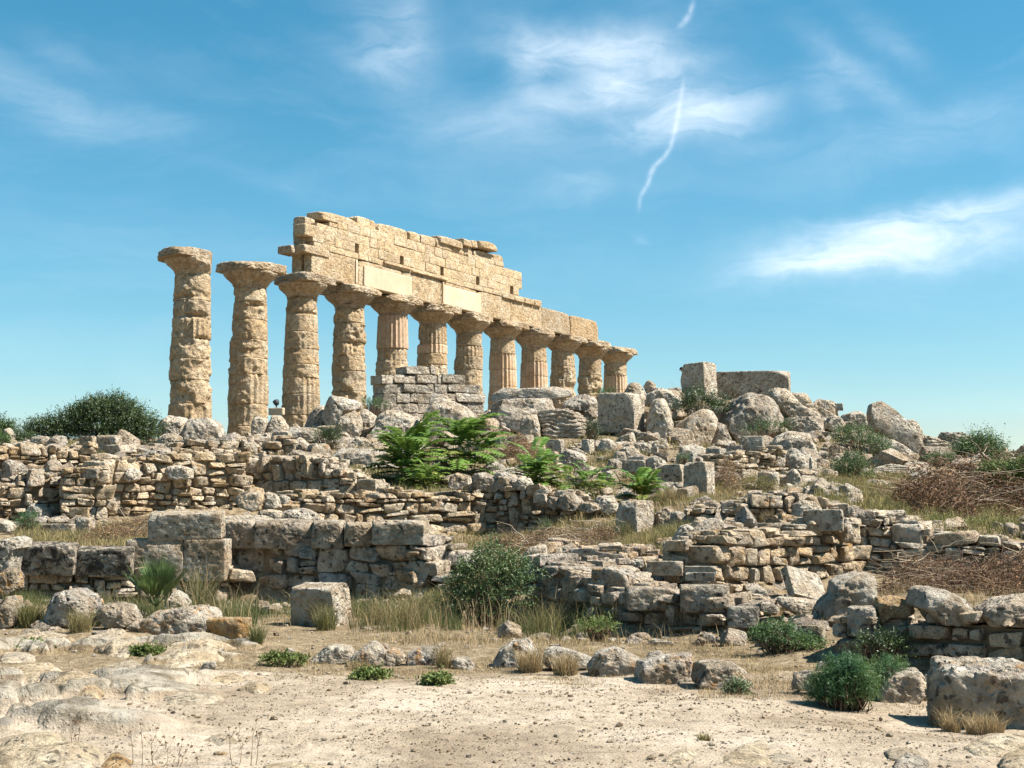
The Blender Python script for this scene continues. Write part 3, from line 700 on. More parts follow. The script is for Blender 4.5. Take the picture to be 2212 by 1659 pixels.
def column(k, label, joints, kinds, cap=None, seed=1, notch=(), aw=1.24, cut=(), ero=.06):
    """joints: photograph heights from the neck down; kinds: e eroded, f fluted on the lit side, p plain"""
    c = colpos(k); Y = c[1]; base = np.array([c[0], c[1], FLOOR])
    o = empty('column', base, label, 'column', 'standing temple columns')
    zs = [P(c[0] / Y * F + CX, v, Y)[2] - FLOOR for v in joints]
    while zs[-1] > 1.3: zs.append(zs[-1] - 1.05); kinds += kinds[-1]
    if zs[-1] > .25: zs.append(0.0); kinds += kinds[-1]
    else: zs[-1] = 0.0
    rg = np.random.default_rng(seed * 31 + 5)
    nk = zs[0]
    for i in range(len(zs) - 1):
        kd = kinds[i]
        fl = None; er = ero * rg.uniform(.8, 1.25); mt = 'temple'
        if kd == 'f': fl = (-115, 40); mt = 'fluted' if seed % 3 else 'temple'
        if kd == 'F': fl = (-180, 180); er *= .5; mt = 'fluted'
        if kd == 'g': fl = (-75, 40)
        if kd == 'p': er *= .35
        off = rg.normal(0, .012, 2) if kd in 'e' else (0, 0)
        V, Q, T = drum(zs[i + 1], zs[i], 7.5, seed * 17 + i, fl, er, notch, off)
        obj('drum', V + base, Q, T, mat=M[mt], parent=o)
    h = 8.62
    cp = bpy.data.objects.new('capital', None); COL.objects.link(cp); cp.parent = o; cp.location = (0, 0, nk); cp['_w'] = [base[0], base[1], base[2] + nk]
    za = h - .42
    V, Q, T = echinus(nk - .02, za, seed + 3)
    for ang, hh in cut: V = clampn(V, np.array([math.cos(R(ang)), math.sin(R(ang)), 0]), hh)
    obj('echinus', V + base, Q, T, mat=M['capital'], parent=cp)
    D3 = [np.array([ES[0], ES[1], 0]), np.array([EN[0], EN[1], 0]), np.array([0, 0, 1.])]
    pl = [(n * s, q) for n, q in ((D3[0], aw), (D3[1], aw), (D3[2], .22)) for s in (1, -1)]
    for ang, hh in cut: pl.append((np.array([math.cos(R(ang)), math.sin(R(ang)), 0]), hh))
    V, Q = star((aw, aw, .22), pl, p=18, ncut=6, cutk=(.72, .95), rough=.28, pit=.1, n=28, seed=seed + 40)
    obj('abacus', V + base + np.array([0, 0, h - .21]), Q, mat=M['capital'], parent=cp)
    return o
column(0, 'nearest free standing column with a badly broken capital', [596, 652, 689, 734, 779, 824], 'eegeee', seed=1, aw=1.55, cut=((10, .80), (-40, 1.05), (60, 1.0), (-150, 1.62)), notch=((5.62, .10, .22, -60, 55), (6.45, .09, .16, -110, 50), (4.6, .08, .18, -35, 28)), ero=.075)
column(1, 'free standing column with a wide cracked capital and nothing on it', [625, 655, 694, 737, 776, 811, 875], 'eeeeege', seed=2, cut=((-60, 1.35),), notch=((6.6, .10, .14, -50, 30), (3.4, .2, .10, -60, 18)), ero=.06)
column(2, 'column under the left end of the entablature with reddish fluted foot', [644, 681, 720, 757, 790, 818, 853], 'epeeegg', seed=3, notch=((6.7, .07, .12, -60, 60),))
column(3, 'dark weathered column, second under the entablature, rough and unfluted', [669, 700, 742, 771, 804], 'eeeeee', seed=4, ero=.085, notch=((5.6, .15, .1, -60, 40),))
column(4, 'column under the first smooth panel, crisp flutes above an eroded drum', [683, 755, 782], 'Feee', seed=5)
column(5, 'column rising behind the grey ashlar ruin, fluted only at the top', [702, 746, 766, 790], 'fFee', seed=6)
column(6, 'column under the second smooth panel with a patch of flutes', [721, 750, 773, 800], 'pgee', seed=7)
column(7, 'column with long clean flutes behind the big pitted boulder', [734, 767, 800], 'pFff', seed=8)
column(8, 'column below the stepped end of the stone courses, fluted lower half', [754, 784, 815], 'pFF', seed=9)
column(9, 'column with a deep bite out of its middle drum', [761, 794, 838], 'pee', seed=10, ero=.09, notch=((5.2, .22, .2, -30, 50),))
column(10, 'column just past the end of the architrave, hollowed half way up', [777, 813, 850], 'pee', seed=11, ero=.085, notch=((5.2, .15, .22, -50, 40),))
column(11, 'farthest column with an open capital and short flutes', [788, 813, 845], 'eFF', seed=12)
# ------------------------------------------------------------------ entablature
TN = .62                                     # half thickness: front face offset along EN
E0 = np.array([K0[0], K0[1], CAPZ])
def front(fr, x, y):
    """photograph point on the front face -> (s along the row, z above the capitals)"""
    u, v = px(fr, x, y); up = u - CX
    for _ in range(4):
        o = E0 + EN * TN
        s = (F * o[0] - up * o[1]) / (up * ES[1] - F * ES[0])
        pt = o + ES * s; t = pt[1] / (math.cos(TH) - (CY - v) / F * math.sin(TH))
        up = (u - CX) * (t / pt[1])
    return s, P(u, v, pt[1])[2] - CAPZ
def loc(W):   # (s, n, z): n = 0 at the front face, positive inwards
    W = np.asarray(W, float); return E0 + W[:, :1] * ES + (TN - W[:, 1:2]) * EN + W[:, 2:3] * np.array([0, 0, 1.])
s_end = front('T3', 1540, 600)[0]; s_beg = front('T2', 262, 520)[0]
ent = empty('entablature', tuple(colpos(2)[:2]) + (CAPZ,), 'honey coloured entablature wall of stone courses resting on the column row', 'entablature')
AH = 1.42
def lblock(name, s0, s1, n0, n1, z0, z1, mat, seed, rough=.03, ncut=2, pit=.03, p=18, n=26, cutk=(.9, .99), lay=0):
    hs = ((s1 - s0) / 2, (n1 - n0) / 2, (z1 - z0) / 2); I = np.eye(3)
    V, Q = star(hs, [(I[i] * sg, hs[i]) for i in range(3) for sg in (1, -1)], p=p, ncut=ncut, cutk=cutk, rough=rough, pit=pit, n=n, seed=seed, lay=lay)
    return obj(name, loc(V + np.array([(s0 + s1) / 2, (n0 + n1) / 2, (z0 + z1) / 2])), Q, mat=M[mat], parent=ent)
print('entablature s', s_beg, s_end)
ks = [s_beg] + [STEP * k for k in range(3, 10)] + [s_end]
p1 = (front('T2', 662, 650)[0], front('T2', 1035, 700)[0]); p2 = (front('T2', 1283, 800)[0], front('T2', 1572, 860)[0])
for i in range(len(ks) - 1):
    a, b = ks[i], ks[i + 1]
    lblock('architrave_block', a + .01, b - .01, .03, .56, .0, AH + (0 if i < 7 else -.02), 'temple', 60 + i, rough=.10, ncut=3 if i in (0, 5, 6, 7) else 1, pit=.05, n=34)
    lblock('architrave_block', a + .03 - (0 if i else .12), b - .02, .68, 1.24, .0, AH, 'temple', 80 + i, rough=.10, ncut=2)
for (a, b), (t, bt) in ((p1, ((680, 540), (664, 735))), (p2, ((1290, 690), (1290, 885)))):
    zt = front('T2', *t)[1]; zb = front('T2', *bt)[1]
    lblock('smooth_panel', a, b, -.05, .3, max(zb, .05), min(zt, AH + .05), 'plaster', 7, rough=.002, ncut=0, pit=0, p=70, n=30)
# plain mortar fillets beside the panels
for x in (606, 1283):
    s = front('T2', x, 600)[0]; lblock('smooth_panel', s - .06, s + .06, -.035, .2, .1, AH - .05, 'plaster', 9, rough=.01, ncut=0, pit=0, p=40, n=14)
# string course moulding
for a, b in (((815, 505), (1030, 560)), ((1035, 572), (1310, 642))):
    s0, z0 = front('T2', *a); s1, z1 = front('T2', *b)
    lblock('string_course', s0, s1, -.12, .3, (z0 + z1) / 2 - .10, (z0 + z1) / 2 + .02, 'templewall', int(s0), rough=.12, ncut=1, n=24)
# right hand ledge course
lz = AH + .02
# frieze courses
top_pts = [front('T2', *q) for q in ((262, 200), (345, 200), (350, 210), (480, 205), (640, 232), (800, 265), (935, 300), (1120, 345), (1250, 385), (1370, 425), (1520, 455), (1680, 470), (1758, 545), (1890, 590), (1893, 760), (2010, 790))]
ts = np.array([q[0] for q in top_pts]); tz = np.array([q[1] for q in top_pts])
holes = [front('T2', *q) for q in ((612, 405), (960, 497), (1275, 582), (1552, 655), (1816, 720))]
rg = np.random.default_rng(77)
hz = float(np.mean([h[1] for h in holes])); print('holes z', [round(h[1], 2) for h in holes], 'top', np.round(np.stack([ts, tz], 1), 2).tolist())
rows = [AH + .02, AH + .40]; 
zz = hz - .20; zz = hz - .25; rows = [AH + .02, zz, zz + .5, zz + 1.0, zz + 1.52, zz + 2.0, zz + 2.5]
fcells, bcells, mort = [], [], []
for i in range(len(rows) - 1):
    z0, z1 = rows[i], rows[i + 1]
    x = s_beg + (0. if i % 2 else .12) + (.0 if i < 2 else .25)
    hrow = (i == 1)
    while x < ts[-1] + .2:
        w = rg.uniform(.6, 1.2)
        if hrow:
            nh = [h[0] for h in holes if x < h[0] - .17 < x + w + .3]
            if nh: w = nh[0] - .17 - x
        if w > .12:
            xm = x + w / 2; tp = np.interp(xm, ts, tz)
            if xm > ts[-1] - .1: tp = 0
            if z0 + .16 < tp:
                zt = min(z1, tp)
                pr = rg.uniform(-.02, .03)
                fcells.append((x + .005, x + w - .005, -pr, .5, z0 + .005, zt - .005))
                bcells.append((x + .008, x + w - .008, .72, 1.2 + pr, z0 + .008, zt - .008))
                mort.append((x, x + w, .016, 1.17, z0 - .01, zt - .03))
        x += w
        if hrow and nh: x += .34
V, Q = stone_batch(fcells + bcells, rg, 5, n=8, jit=.02, p=22, rough=.035, tilt=.0, rb=.0)
obj('frieze_courses', loc(V), Q, mat=M['templewall'], parent=ent)
V, Q = boxes(mort); obj('mortar', loc(V), Q, mat=M['templewall'], parent=ent, smooth=False)
# weathered single blocks along the top
for i, (x0, y0, x1, y1, n0) in enumerate([(350, 105, 640, 205, .05), (640, 140, 755, 250, .25), (755, 175, 800, 262, .35), (795, 198, 935, 290, .12), (936, 225, 1040, 335, .3), (1043, 262, 1125, 350, .15), (1128, 285, 1240, 378, .15), (1242, 312, 1370, 405, .05), (1372, 362, 1460, 440, .12), (1462, 380, 1525, 455, .12), (1530, 405, 1672, 470, .08), (1680, 440, 1757, 545, .05),
                                         (1250, 300, 1430, 345, -.10), (1430, 322, 1500, 392, -.12), (1502, 335, 1548, 398, -.05), (1548, 342, 1675, 410, -.35)]):
    s0, z1 = front('T2', x0, y0 + (0 if i else 0)); s1, zb = front('T2', x1, y1)
    s0b, z0 = front('T2', x0, y0 + (y1 - y0) - (x1 - x0) * .24)
    zt = front('T2', x0, y0)[1]; z0 = max(np.interp((s0 + s1) / 2, ts, tz) - .06, zt - .95) if i < 12 else zt - .42
    lblock('cornice_block', s0 + .02, s1 - .02, n0, 1.15, z0, zt, 'templewall', 200 + i, rough=.11, ncut=4, pit=.05, cutk=(.85, .98), n=18)
# stub and projecting blocks at the left end
def at(x, y): return front('T2', x, y)
for (x0, y0, x1, y1, n0, n1, nm, mt) in [(262, 140, 345, 360, .45, 1.2, 'cornice_block', 'capital'), (215, 205, 435, 300, -.02, .8, 'cornice_block', 'templewall'), (205, 365, 400, 430, -.03, .75, 'taenia_block', 'temple'), (170, 365, 262, 425, .55, 1.45, 'taenia_block', 'capital')]:
    s0, zt = at(x0, y0); s1, _ = at(x1, y1); _, zb = at(x0, y0 + (y1 - y0))
    lblock(nm, s0, s1, n0, n1, zb, zt, mt, int(x0), rough=.09, ncut=3)
# ledge blocks at the right end
for i, (x0, y0, x1, y1) in enumerate([(1740, 745, 1830, 810), (1832, 770, 1908, 845), (1910, 785, 1985, 855), (1987, 800, 2040, 872)]):
    s0, zt = at(x0, y0); s1, zb = at(x1, y1); lblock('taenia_block', s0, s1 - .02, -.12, 1.1, max(AH - .06, zt - .55), zt, 'templewall', 300 + i, rough=.07, ncut=2)
# ------------------------------------------------------------------ grey ashlar ruin in front of the columns
rg = np.random.default_rng(12)
pa = Path('O', [(822, 905, 800, 56.), (925, 905, 800, 57.2), (1048, 905, 800, 58.6)])
ash = empty('ashlar_ruin', tuple(pa.B[1]), 'low grey ashlar ruin with stepped top standing before the columns', 'ruined wall')
fc = []
def sz(u, v):
    i = np.interp(u, [822, 925, 1048], pa.S); Yv = np.interp(u, [822, 925, 1048], [56, 57.2, 58.6]); return float(i), float(P(u, v, Yv)[2])
for v0, v1, us in [(790, 808, (878, 902, 930, 941)), (808, 829, (824, 850, 898, 945, 955, 1003)), (829, 849, (830, 857, 868, 922, 938, 966, 1037)),
                   (849, 870, (828, 857, 885, 930, 955, 985, 1048)), (870, 892, (822, 842, 872, 905, 940, 980, 1010, 1046)), (892, 913, (822, 860, 890, 930, 960, 1000, 1046))]:
    for a, b in zip(us[:-1], us[1:]):
        s0, zt = sz(a, v0); s1, zb = sz(b, v1); pr = rg.uniform(-.03, .03)
        fc.append((s0 + .005, s1 - .005, pr, 1.0, zb + .004, zt - .004))
V, Q = stone_batch(fc, rg, 41, n=9, jit=.06, p=36, rough=.13, tilt=.012, rb=.02)
obj('ashlar_courses', pa.world(V), Q, mat=M['ashlar'], parent=ash)
V, Q = boxes([(a - .01, b + .01, max(c, 0) + .04, d - .05, e - .02, f - .03) for a, b, c, d, e, f in fc]); obj('core', pa.world(V), Q, mat=M['ashlar'], parent=ash, smooth=False)
rr = dict(group='fallen blocks heaped along the ridge')
# ---- left of the columns
rock('A', '1310,300 1410,225 1540,245 1575,330 1520,440 1350,430 1318,380', 52.4, 'pale rounded boulder under the first column, left of its twin', 'pale', **rr)
rock('A', '1520,350 1580,240 1650,255 1750,250 1840,300 1905,380 1890,470 1760,500 1550,490', 51.6, 'pale rounded boulder with dark pitted flank right below the first column', 'pale', pit=.09, **rr)
rock('A', '1318,400 1350,362 1440,362 1500,400 1505,470 1490,530 1320,525', 48.5, 'squat brown squared stone in front of the pale pair of boulders', 'brown', p=13, **rr)
block('A', 1000, 1228, 470, 600, 46.5, 'long low shaded block left of the brown squared stone', yaw=12, mat='block', **rr)
block('A', 1232, 1322, 450, 570, 47, 'small shaded block tucked between long block and brown squared stone', yaw=8, mat='block', **rr)
rock('A', '945,420 1000,330 1060,365 1140,420 1150,490 950,480', 49, 'pointed grey rock half sunk in the dark green bush', 'greyblack', **rr)
block('A', 800, 1003, 384, 540, 42, 'large squared block perched on the left wall top', yaw=6, mat='block', p=24, **rr)
block('A', 664, 800, 391, 500, 43, 'flat topped block just behind the large perched block', yaw=10, mat='block', **rr)
rock('A', '388,470 400,405 450,384 530,390 545,440 520,490 400,490', 44, 'dark topped squared rock on the left skyline', 'brown', p=13, **rr)
rock('A', '262,410 300,386 395,395 405,430 380,470 270,460', 45, 'low rock left of the dark topped skyline rock', 'brown', **rr)
rock('A', '380,490 430,446 500,455 543,500 525,540 390,535', 42.5, 'pale wedge of stone below the dark topped skyline rock', 'pale', **rr)
rock('A', '290,560 300,470 340,455 378,500 375,560', 42, 'narrow pale stone beside the brown pitted one at left', 'tan', **rr)
rock('A', '130,450 200,430 290,440 300,540 140,545', 41.5, 'brown pitted stone at the left end of the wall top', 'brown', pit=.1, **rr)
rock('A', '22,350 65,318 148,410 125,455 45,450', 46, 'stone leaning out of the bushes at the far left edge', 'tan', **rr)
rock('A', '1565,480 1640,418 1750,425 1835,460 1810,540 1730,590 1570,580', 45, 'dark pitted boulder on top of the left wall line', 'brown', pit=.1, **rr)
rock('A', '1342,530 1400,488 1480,495 1565,465 1575,570 1450,590 1345,570', 43.2, 'low weathered stone left of the dark pitted boulder', 'greyblack', **rr)
rock('A', '1860,480 1885,420 1950,408 1985,440 1980,490 1870,500', 46.5, 'small squared stone right of the dark pitted boulder', 'brown', **rr)
# ---- between and below the columns
rock('B', '45,380 45,290 62,225 182,218 172,300 150,385', 50, 'whitish upright block below the gap of second and third column', 'pale', p=13, **rr)
rock('B', '165,360 175,290 215,215 290,220 345,300 352,340 320,360', 50.2, 'whitish tilted block carrying the little lamp plinth', 'pale', p=13, **rr)
rock('B', '318,400 322,340 350,322 590,316 635,345 620,400 550,450 400,430', 49, 'long flat topped grey slab right of the whitish pair', 'grey', p=13, **rr)
rock('B', '8,490 18,385 140,372 152,490', 48.6, 'rough squared stone below the whitish upright block', 'tan', p=13, **rr)
block('B', 152, 218, 362, 480, 47.8, 'small upright tan block in the stepped stones', yaw=25, mat='tan', **rr)
block('B', 214, 382, 357, 450, 47.5, 'tan block laid on the stepped stones, under the grey slab', yaw=14, mat='tan', **rr)
block('B', 205, 408, 443, 520, 46.5, 'flat pale step stone below the tan block', yaw=15, mat='pale', **rr)
rock('B', '398,450 450,400 520,430 525,480 430,540 405,520', 46.2, 'sharp pale stone at the right of the flat step', 'pale', **rr)
block('B', 508, 638, 458, 580, 45, 'sunlit cube of stone in front of the green shrub', yaw=35, mat='tan', **rr)
rock('B', '480,330 530,210 600,115 655,130 705,260 690,340 500,340', 54, 'grey boulder at the foot of the third column', 'grey', **rr)
rock('B', '630,190 680,85 740,57 860,60 952,120 945,170 830,190 760,310 690,310 640,250', 53, 'big pale boulder with a sharp crest beside the fourth column', 'pale', **rr)
rock('B', '730,320 790,240 900,183 952,230 962,330 925,410 880,490 760,490 730,410', 51, 'smooth upright grey boulder in front of the crested one', 'grey', ncut=6, **rr)
rock('B', '918,180 1010,160 1082,190 1085,290 1045,350 970,430 945,400 955,260', 52, 'rounded squared boulder right of the smooth upright one', 'grey', p=13, **rr)
rock('B', '1050,380 1100,240 1180,173 1290,190 1380,225 1470,220 1490,290 1400,400 1230,445 1090,450', 51, 'broad pale boulder below the left end of the ashlar ruin', 'pale', **rr)
rock('B', '1042,410 1100,348 1165,380 1210,420 1185,450 1060,455', 49.6, 'small pitted stone at the foot of the broad pale boulder', 'greyblack', pit=.1, **rr)
rock('B', '1500,300 1512,170 1530,70 1640,40 1735,80 1835,140 1895,210 1895,260 1740,370 1660,440 1560,450 1515,390', 50.5, 'tall drum fragment with a flat face and one dark hole behind the ferns', 'grey', p=36, ncut=3, rough=.045, depth=.7, **rr)
rock('B', '878,470 910,405 990,403 1095,460 1095,500 890,500', 48.5, 'low pointed rock resting on the large brown boulder', 'tan', **rr)
rock('B', '670,580 730,510 850,493 1085,500 1150,580 1195,690 1000,730 800,680', 43.5, 'large low brown boulder left of the ferns', 'brown', depth=1.0, pit=.08, **rr)
rock('B', '690,620 720,590 800,600 820,635 760,650 700,650', 41, 'small pale stone in front of the large brown boulder', 'pale', **rr)
# ---- centre ridge
rock('C', '-70,270 -20,140 10,55 170,42 440,38 520,80 575,150 545,190 430,210 330,330 240,390 150,360 20,340 -60,320', 51.5, 'huge pitted boulder with an overhanging dark flank, middle of the ridge', 'greyblack', pit=.12, n=30, rough=.08, **rr)
rock('T3', '400,1300 560,1202 620,1240 900,1222 1180,1198 1262,1240 1275,1310 1080,1340 700,1360 420,1370', 54, 'long pale slab lying across the top of the huge pitted boulder', 'pale', depth=.5, p=36, lay=.08, n=28, **rr)
rock('C', '238,400 245,205 310,193 382,212 432,330 432,410 250,410', 49.7, 'small upright stone at the right foot of the huge pitted boulder', 'tan', p=13, **rr)
rock('C', '378,205 430,178 740,173 782,230 768,390 740,412 430,420 405,300', 50, 'horizontally cracked layered block beneath the rounded boulder', 'grey', p=36, lay=.12, pit=.08, n=30, ncut=1, **rr)
rock('C', '570,170 620,80 720,43 850,60 905,150 895,270 780,320 765,190', 52.5, 'rounded boulder with a shallow hollow behind the layered block', 'grey', **rr)
block('C', 872, 1280, 38, 372, 50.3, 'very large squared temple block with sunlit right face', yaw=26, mat='grey', dep=.75, p=24, rough=.06, pit=.07, n=28, ncut=4, **rr)
rock('C', '1280,230 1320,110 1380,78 1450,85 1505,170 1535,330 1525,425 1290,420', 50.2, 'tall rounded boulder right of the very large squared block', 'pale', p=13, pit=.09, **rr)
rock('C', '1532,310 1640,230 1740,168 1850,178 1885,240 1845,360 1790,480 1600,500 1545,440', 50.2, 'brown boulder broken into slanting facets, centre right of the ridge', 'tan', ncut=7, p=36, rough=.04, **rr)
rock('C', '1835,350 1880,250 1930,243 1945,330 1985,420 1965,500 1790,500', 50.8, 'shaded wedge leaning on the faceted brown boulder', 'grey', ncut=4, **rr)
rock('S', '592,370 610,300 660,253 740,230 840,243 902,310 918,360 860,430 740,490 650,500 600,440', 51.3, 'great rounded boulder with honeycombed crown below the long top block', 'greyblack', pit=.1, n=28, **rr)
rock('S', '172,280 185,205 240,188 300,203 362,250 350,320 260,310', 54, 'grey boulder left of the tall top block', 'grey', **rr)
rock('S', '45,225 85,168 130,163 172,230 172,270 60,240', 57, 'pale skyline rock right of the farthest column', 'pale', **rr)
rock('S', '158,180 185,143 225,178 234,215 175,220', 57.5, 'small sharp pale rock jutting on the skyline', 'pale', depth=.9, **rr)
rock('S', '280,210 300,192 362,190 362,230 290,235', 58, 'low flat rock on the skyline left of the tall block', 'brown', **rr)
block('S', 358, 556, 60, 262, 58, 'tall upright top block hiding a person on the skyline', yaw=38, mat='grey', dep=.62, p=36, tilt=(0, -2), rough=.04, **rr)
block('S', 528, 958, 106, 262, 58.6, 'long rectangular block crowning the ridge', yaw=14, mat='greyblack', dep=.9, p=36, rough=.03, n=28, ncut=1, **rr)
rock('S', '826,230 860,193 930,198 965,240 1000,290 1130,350 1000,370 940,360 890,300', 54, 'bright sloping slab falling right from the long top block', 'pale', depth=.5, ncut=5, **rr)
rock('S', '945,310 960,218 1035,223 1065,280 1160,330 1245,372 1100,390 1000,365', 54.6, 'pale slanting slab behind the bright sloping one', 'pale', depth=.6, **rr)
rock('S', '1078,275 1120,243 1190,268 1215,310 1205,350 1150,335', 55, 'craggy skyline rock beneath a little square stone', 'grey', **rr)
block('S', 1188, 1237, 277, 315, 55, 'little square stone on the right skyline', yaw=10, mat='brown', **rr)
rock('S', '1228,350 1280,306 1345,330 1385,362 1375,410 1250,405', 53, 'domed pale rock left of the big leaning slab', 'pale', **rr)
rock('S', '915,375 935,352 1120,348 1135,430 1060,470 970,440', 51.4, 'shaded square faced block under the slanting slabs', 'grey', p=36, **rr)
rock('S', '1122,410 1150,343 1200,348 1255,385 1190,440', 52, 'pointed grey rock between shaded block and green shrub', 'grey', **rr)
rock('S', '1378,330 1388,280 1445,260 1505,310 1565,370 1625,450 1705,580 1655,590 1560,520 1450,450 1390,410', 48, 'big leaning slab standing on edge at right of the ridge', 'grey', depth=.42, p=36, ncut=2, rough=.035, n=28, **rr)
rock('S', '1395,440 1500,478 1600,538 1668,595 1645,625 1500,620 1400,520', 47, 'pale slab lying at the foot of the big leaning slab', 'pale', depth=.5, **rr)
rock('S', '1558,370 1610,363 1655,400 1665,480 1640,510 1590,430', 49.5, 'grey rock close behind the big leaning slab', 'grey', **rr)
rock('S', '1648,460 1700,443 1800,478 1842,540 1835,590 1700,580', 49, 'fluted drum fragment with a dark hollow end at right', 'grey', lay=.14, p=24, **rr)
rock('S', '1768,460 1785,423 1880,438 1985,475 2005,510 1950,545 1800,535', 50, 'long grooved block against the sky at far right', 'brown', lay=.12, p=24, **rr)
rock('S', '1718,560 1800,533 1850,550 1842,595 1740,595', 46.5, 'flat pale stone in front of the fluted fragment', 'pale', **rr)
rock('S', '2155,560 2212,523 2260,550 2240,600 2170,600', 50, 'low rock at the right edge of the picture skyline', 'grey', **rr)
rock('D', '2040,600 2120,560 2212,570 2260,620 2240,680 2100,660', 44, 'flat pale rock below the right edge skyline', 'tan', **rr)
# ---- stones on the slope below the ridge
ss = dict(group='stones strewn on the slope below the ridge')
rock('S', '815,530 900,448 970,418 1055,430 1105,490 1115,570 980,590 880,560', 44, 'large dome shaped grey rock on the right slope', 'grey', depth=.9, **ss)
rock('S', '898,550 960,508 1022,523 1055,600 1052,690 1000,705 908,665', 41.6, 'brown upright stone in front of the dome shaped rock', 'brown', p=13, **ss)
block('S', 674, 814, 453, 545, 45, 'sunlit tan block left of the dome shaped rock', yaw=18, mat='tan', **ss)
block('S', 598, 692, 503, 565, 44.5, 'small brown block left of the sunlit tan one', yaw=10, mat='brown', **ss)
rock('S', '343,560 348,502 420,498 500,520 495,565', 44, 'whitish flat slab catching the sun, centre right slope', 'pale', p=24, **ss)
block('S', 488, 606, 513, 610, 43, 'squared tan block right of the whitish slab', yaw=35, mat='tan', **ss)
block('S', 328, 450, 545, 625, 42, 'block with a grey green weed growing against it', yaw=30, mat='block', **ss)
block('S', 448, 530, 553, 610, 42.6, 'little brown block between two bigger tan blocks', yaw=20, mat='brown', **ss)
rock('D', '225,760 245,700 300,660 352,675 355,740 345,850 290,850', 37, 'pale knobbly upright stone on the right slope', 'pale', pit=.1, **ss)
block('D', -10, 195, 690, 890, 37, 'yellowish rounded block with straw at its foot', yaw=10, mat='tan', p=13, **ss)
rock('D', '215,800 260,780 315,800 320,860 230,870', 36, 'small tan stone beneath the pale knobbly one', 'tan', **ss)
block('D', 425, 490, 570, 730, 41, 'thin upright tan stone beside the brown upright one', yaw=30, mat='tan', **ss)
rock('D', '935,660 1040,640 1120,618 1300,650 1500,672 1522,720 1500,760 1300,720 1100,700', 41, 'flat rock ledge running across the right slope', 'tan', depth=.6, p=36, lay=.1, **ss)
rock('D', '895,800 960,750 1090,765 1135,800 1120,880 960,890', 37, 'flat tan slab right of the bushy shrub', 'tan', depth=.9, **ss)
rock('D', '880,900 900,860 980,865 1010,910 930,930', 34, 'small tan stone below the flat tan slab', 'tan', **ss)
block('C', 428, 608, 420, 540, 45.5, 'brown block under the layered block', yaw=8, mat='brown', **ss)
block('C', 742, 858, 418, 550, 45.5, 'upright tan block below the very large squared block', yaw=25, mat='tan', **ss)
rock('C', '563,650 570,530 640,502 790,545 800,600 720,650', 42, 'dark fronted boulder above the small fern', 'tan', p=13, **ss)
rock('C', '868,510 920,420 1000,408 1035,470 980,530', 45, 'pointed tan stone right of the upright tan block', 'tan', **ss)
rock('C', '1025,450 1060,400 1180,355 1198,440 1180,480 1040,490', 47.5, 'tilted tan slab propped under the very large squared block', 'tan', **ss)
block('C', 1212, 1282, 358, 400, 48.6, 'upper one of two small stones wedged beneath the squared block', yaw=8, mat='tan', **ss)
block('C', 1216, 1282, 400, 440, 48.4, 'lower one of two small stones wedged beneath the squared block', yaw=12, mat='tan', **ss)
rock('C', '1048,520 1100,478 1215,475 1236,540 1180,580 1060,575', 43, 'pale tan boulder on the slope under the tilted slab', 'tan', **ss)
rock('C', '1125,470 1200,430 1320,438 1335,530 1250,560 1150,510', 45, 'rough brown boulder below the tall rounded boulder', 'brown', **ss)
rock('C', '1328,460 1370,422 1460,425 1470,500 1350,495', 46, 'bright little slab at the foot of the tall rounded boulder', 'pale', **ss)
block('C', 1320, 1392, 480, 540, 44, 'small upright white stone on the slope', yaw=20, mat='pale', **ss)
rock('C', '998,580 1030,522 1110,520 1135,580 1060,600', 41.5, 'rounded tan stone right of the pale tan boulder', 'tan', **ss)
rock('C', '1278,720 1290,590 1360,556 1455,600 1465,660 1385,720 1372,765 1300,765', 37.6, 'knobbly tan boulder at the end of a short wall', 'tan', **ss)
block('C', 1368, 1632, 628, 815, 36.8, 'squared tan block half hidden behind the tallest upright block', yaw=24, mat='tan', **ss)
block('C', 1588, 1856, 606, 920, 35.4, 'tallest upright squared block with sunlit right side', yaw=32, mat='tan', dep=.5, **ss)
block('C', 1080, 1282, 588, 690, 37.5, 'broad brown block topping the short wall above the ferns', yaw=8, mat='brown', **ss)
rock('C', '950,720 962,590 1040,578 1085,610 1080,730', 38, 'upright brown stone left of the short wall', 'brown', **ss)
block('C', 1132, 1270, 562, 595, 38.5, 'thin pale slab laid on the broad brown block', yaw=10, mat='pale', **ss)
block('C', 150, 310, 388, 450, 46.5, 'low brown block behind the dry brush', yaw=8, mat='brown', **ss)
block('C', 470, 560, 520, 640, 43.5, 'shadowed tan stone left of the dark fronted boulder', yaw=8, mat='tan', **ss)
# ---- middle terrace
tt = dict(group='squared stones on the middle terrace')
block('C', 1028, 1356, 928, 1240, 28.6, 'knee high cube with dark front and bright right face on the terrace', yaw=40, mat='tan', dep=.8, **tt)
rock('C', '1325,1070 1400,1000 1500,968 1545,1010 1490,1100 1475,1200 1360,1240', 29.0, 'rough grey stone right of the knee high cube', 'greyblack', **tt)
rock('C', '1476,1150 1500,1030 1600,998 1635,1080 1590,1190 1500,1220', 28.2, 'pale pitted stone leaning toward the shaded long blocks', 'greyblack', **tt)
rock('C', '1600,1060 1620,980 1700,958 1800,975 1900,960 1935,1080 1800,1110 1640,1110', 28.4, 'shaded stone lying left of the longest terrace block', 'block', p=24, **tt)
block('C', 1905, 2290, 925, 1185, 27.6, 'longest terrace block, dark front under a bright top', yaw=6, mat='block', dep=.7, **tt)
rock('D', '285,1080 310,960 370,928 480,945 525,985 500,1090 380,1110', 26.8, 'rounded grey rock right of the longest terrace block', 'grey', **tt)
rock('C', '556,980 575,880 600,852 650,850 740,900 775,950 725,1010 620,1010', 31, 'wedge shaped tan stone in front of the ferns', 'tan', **tt)
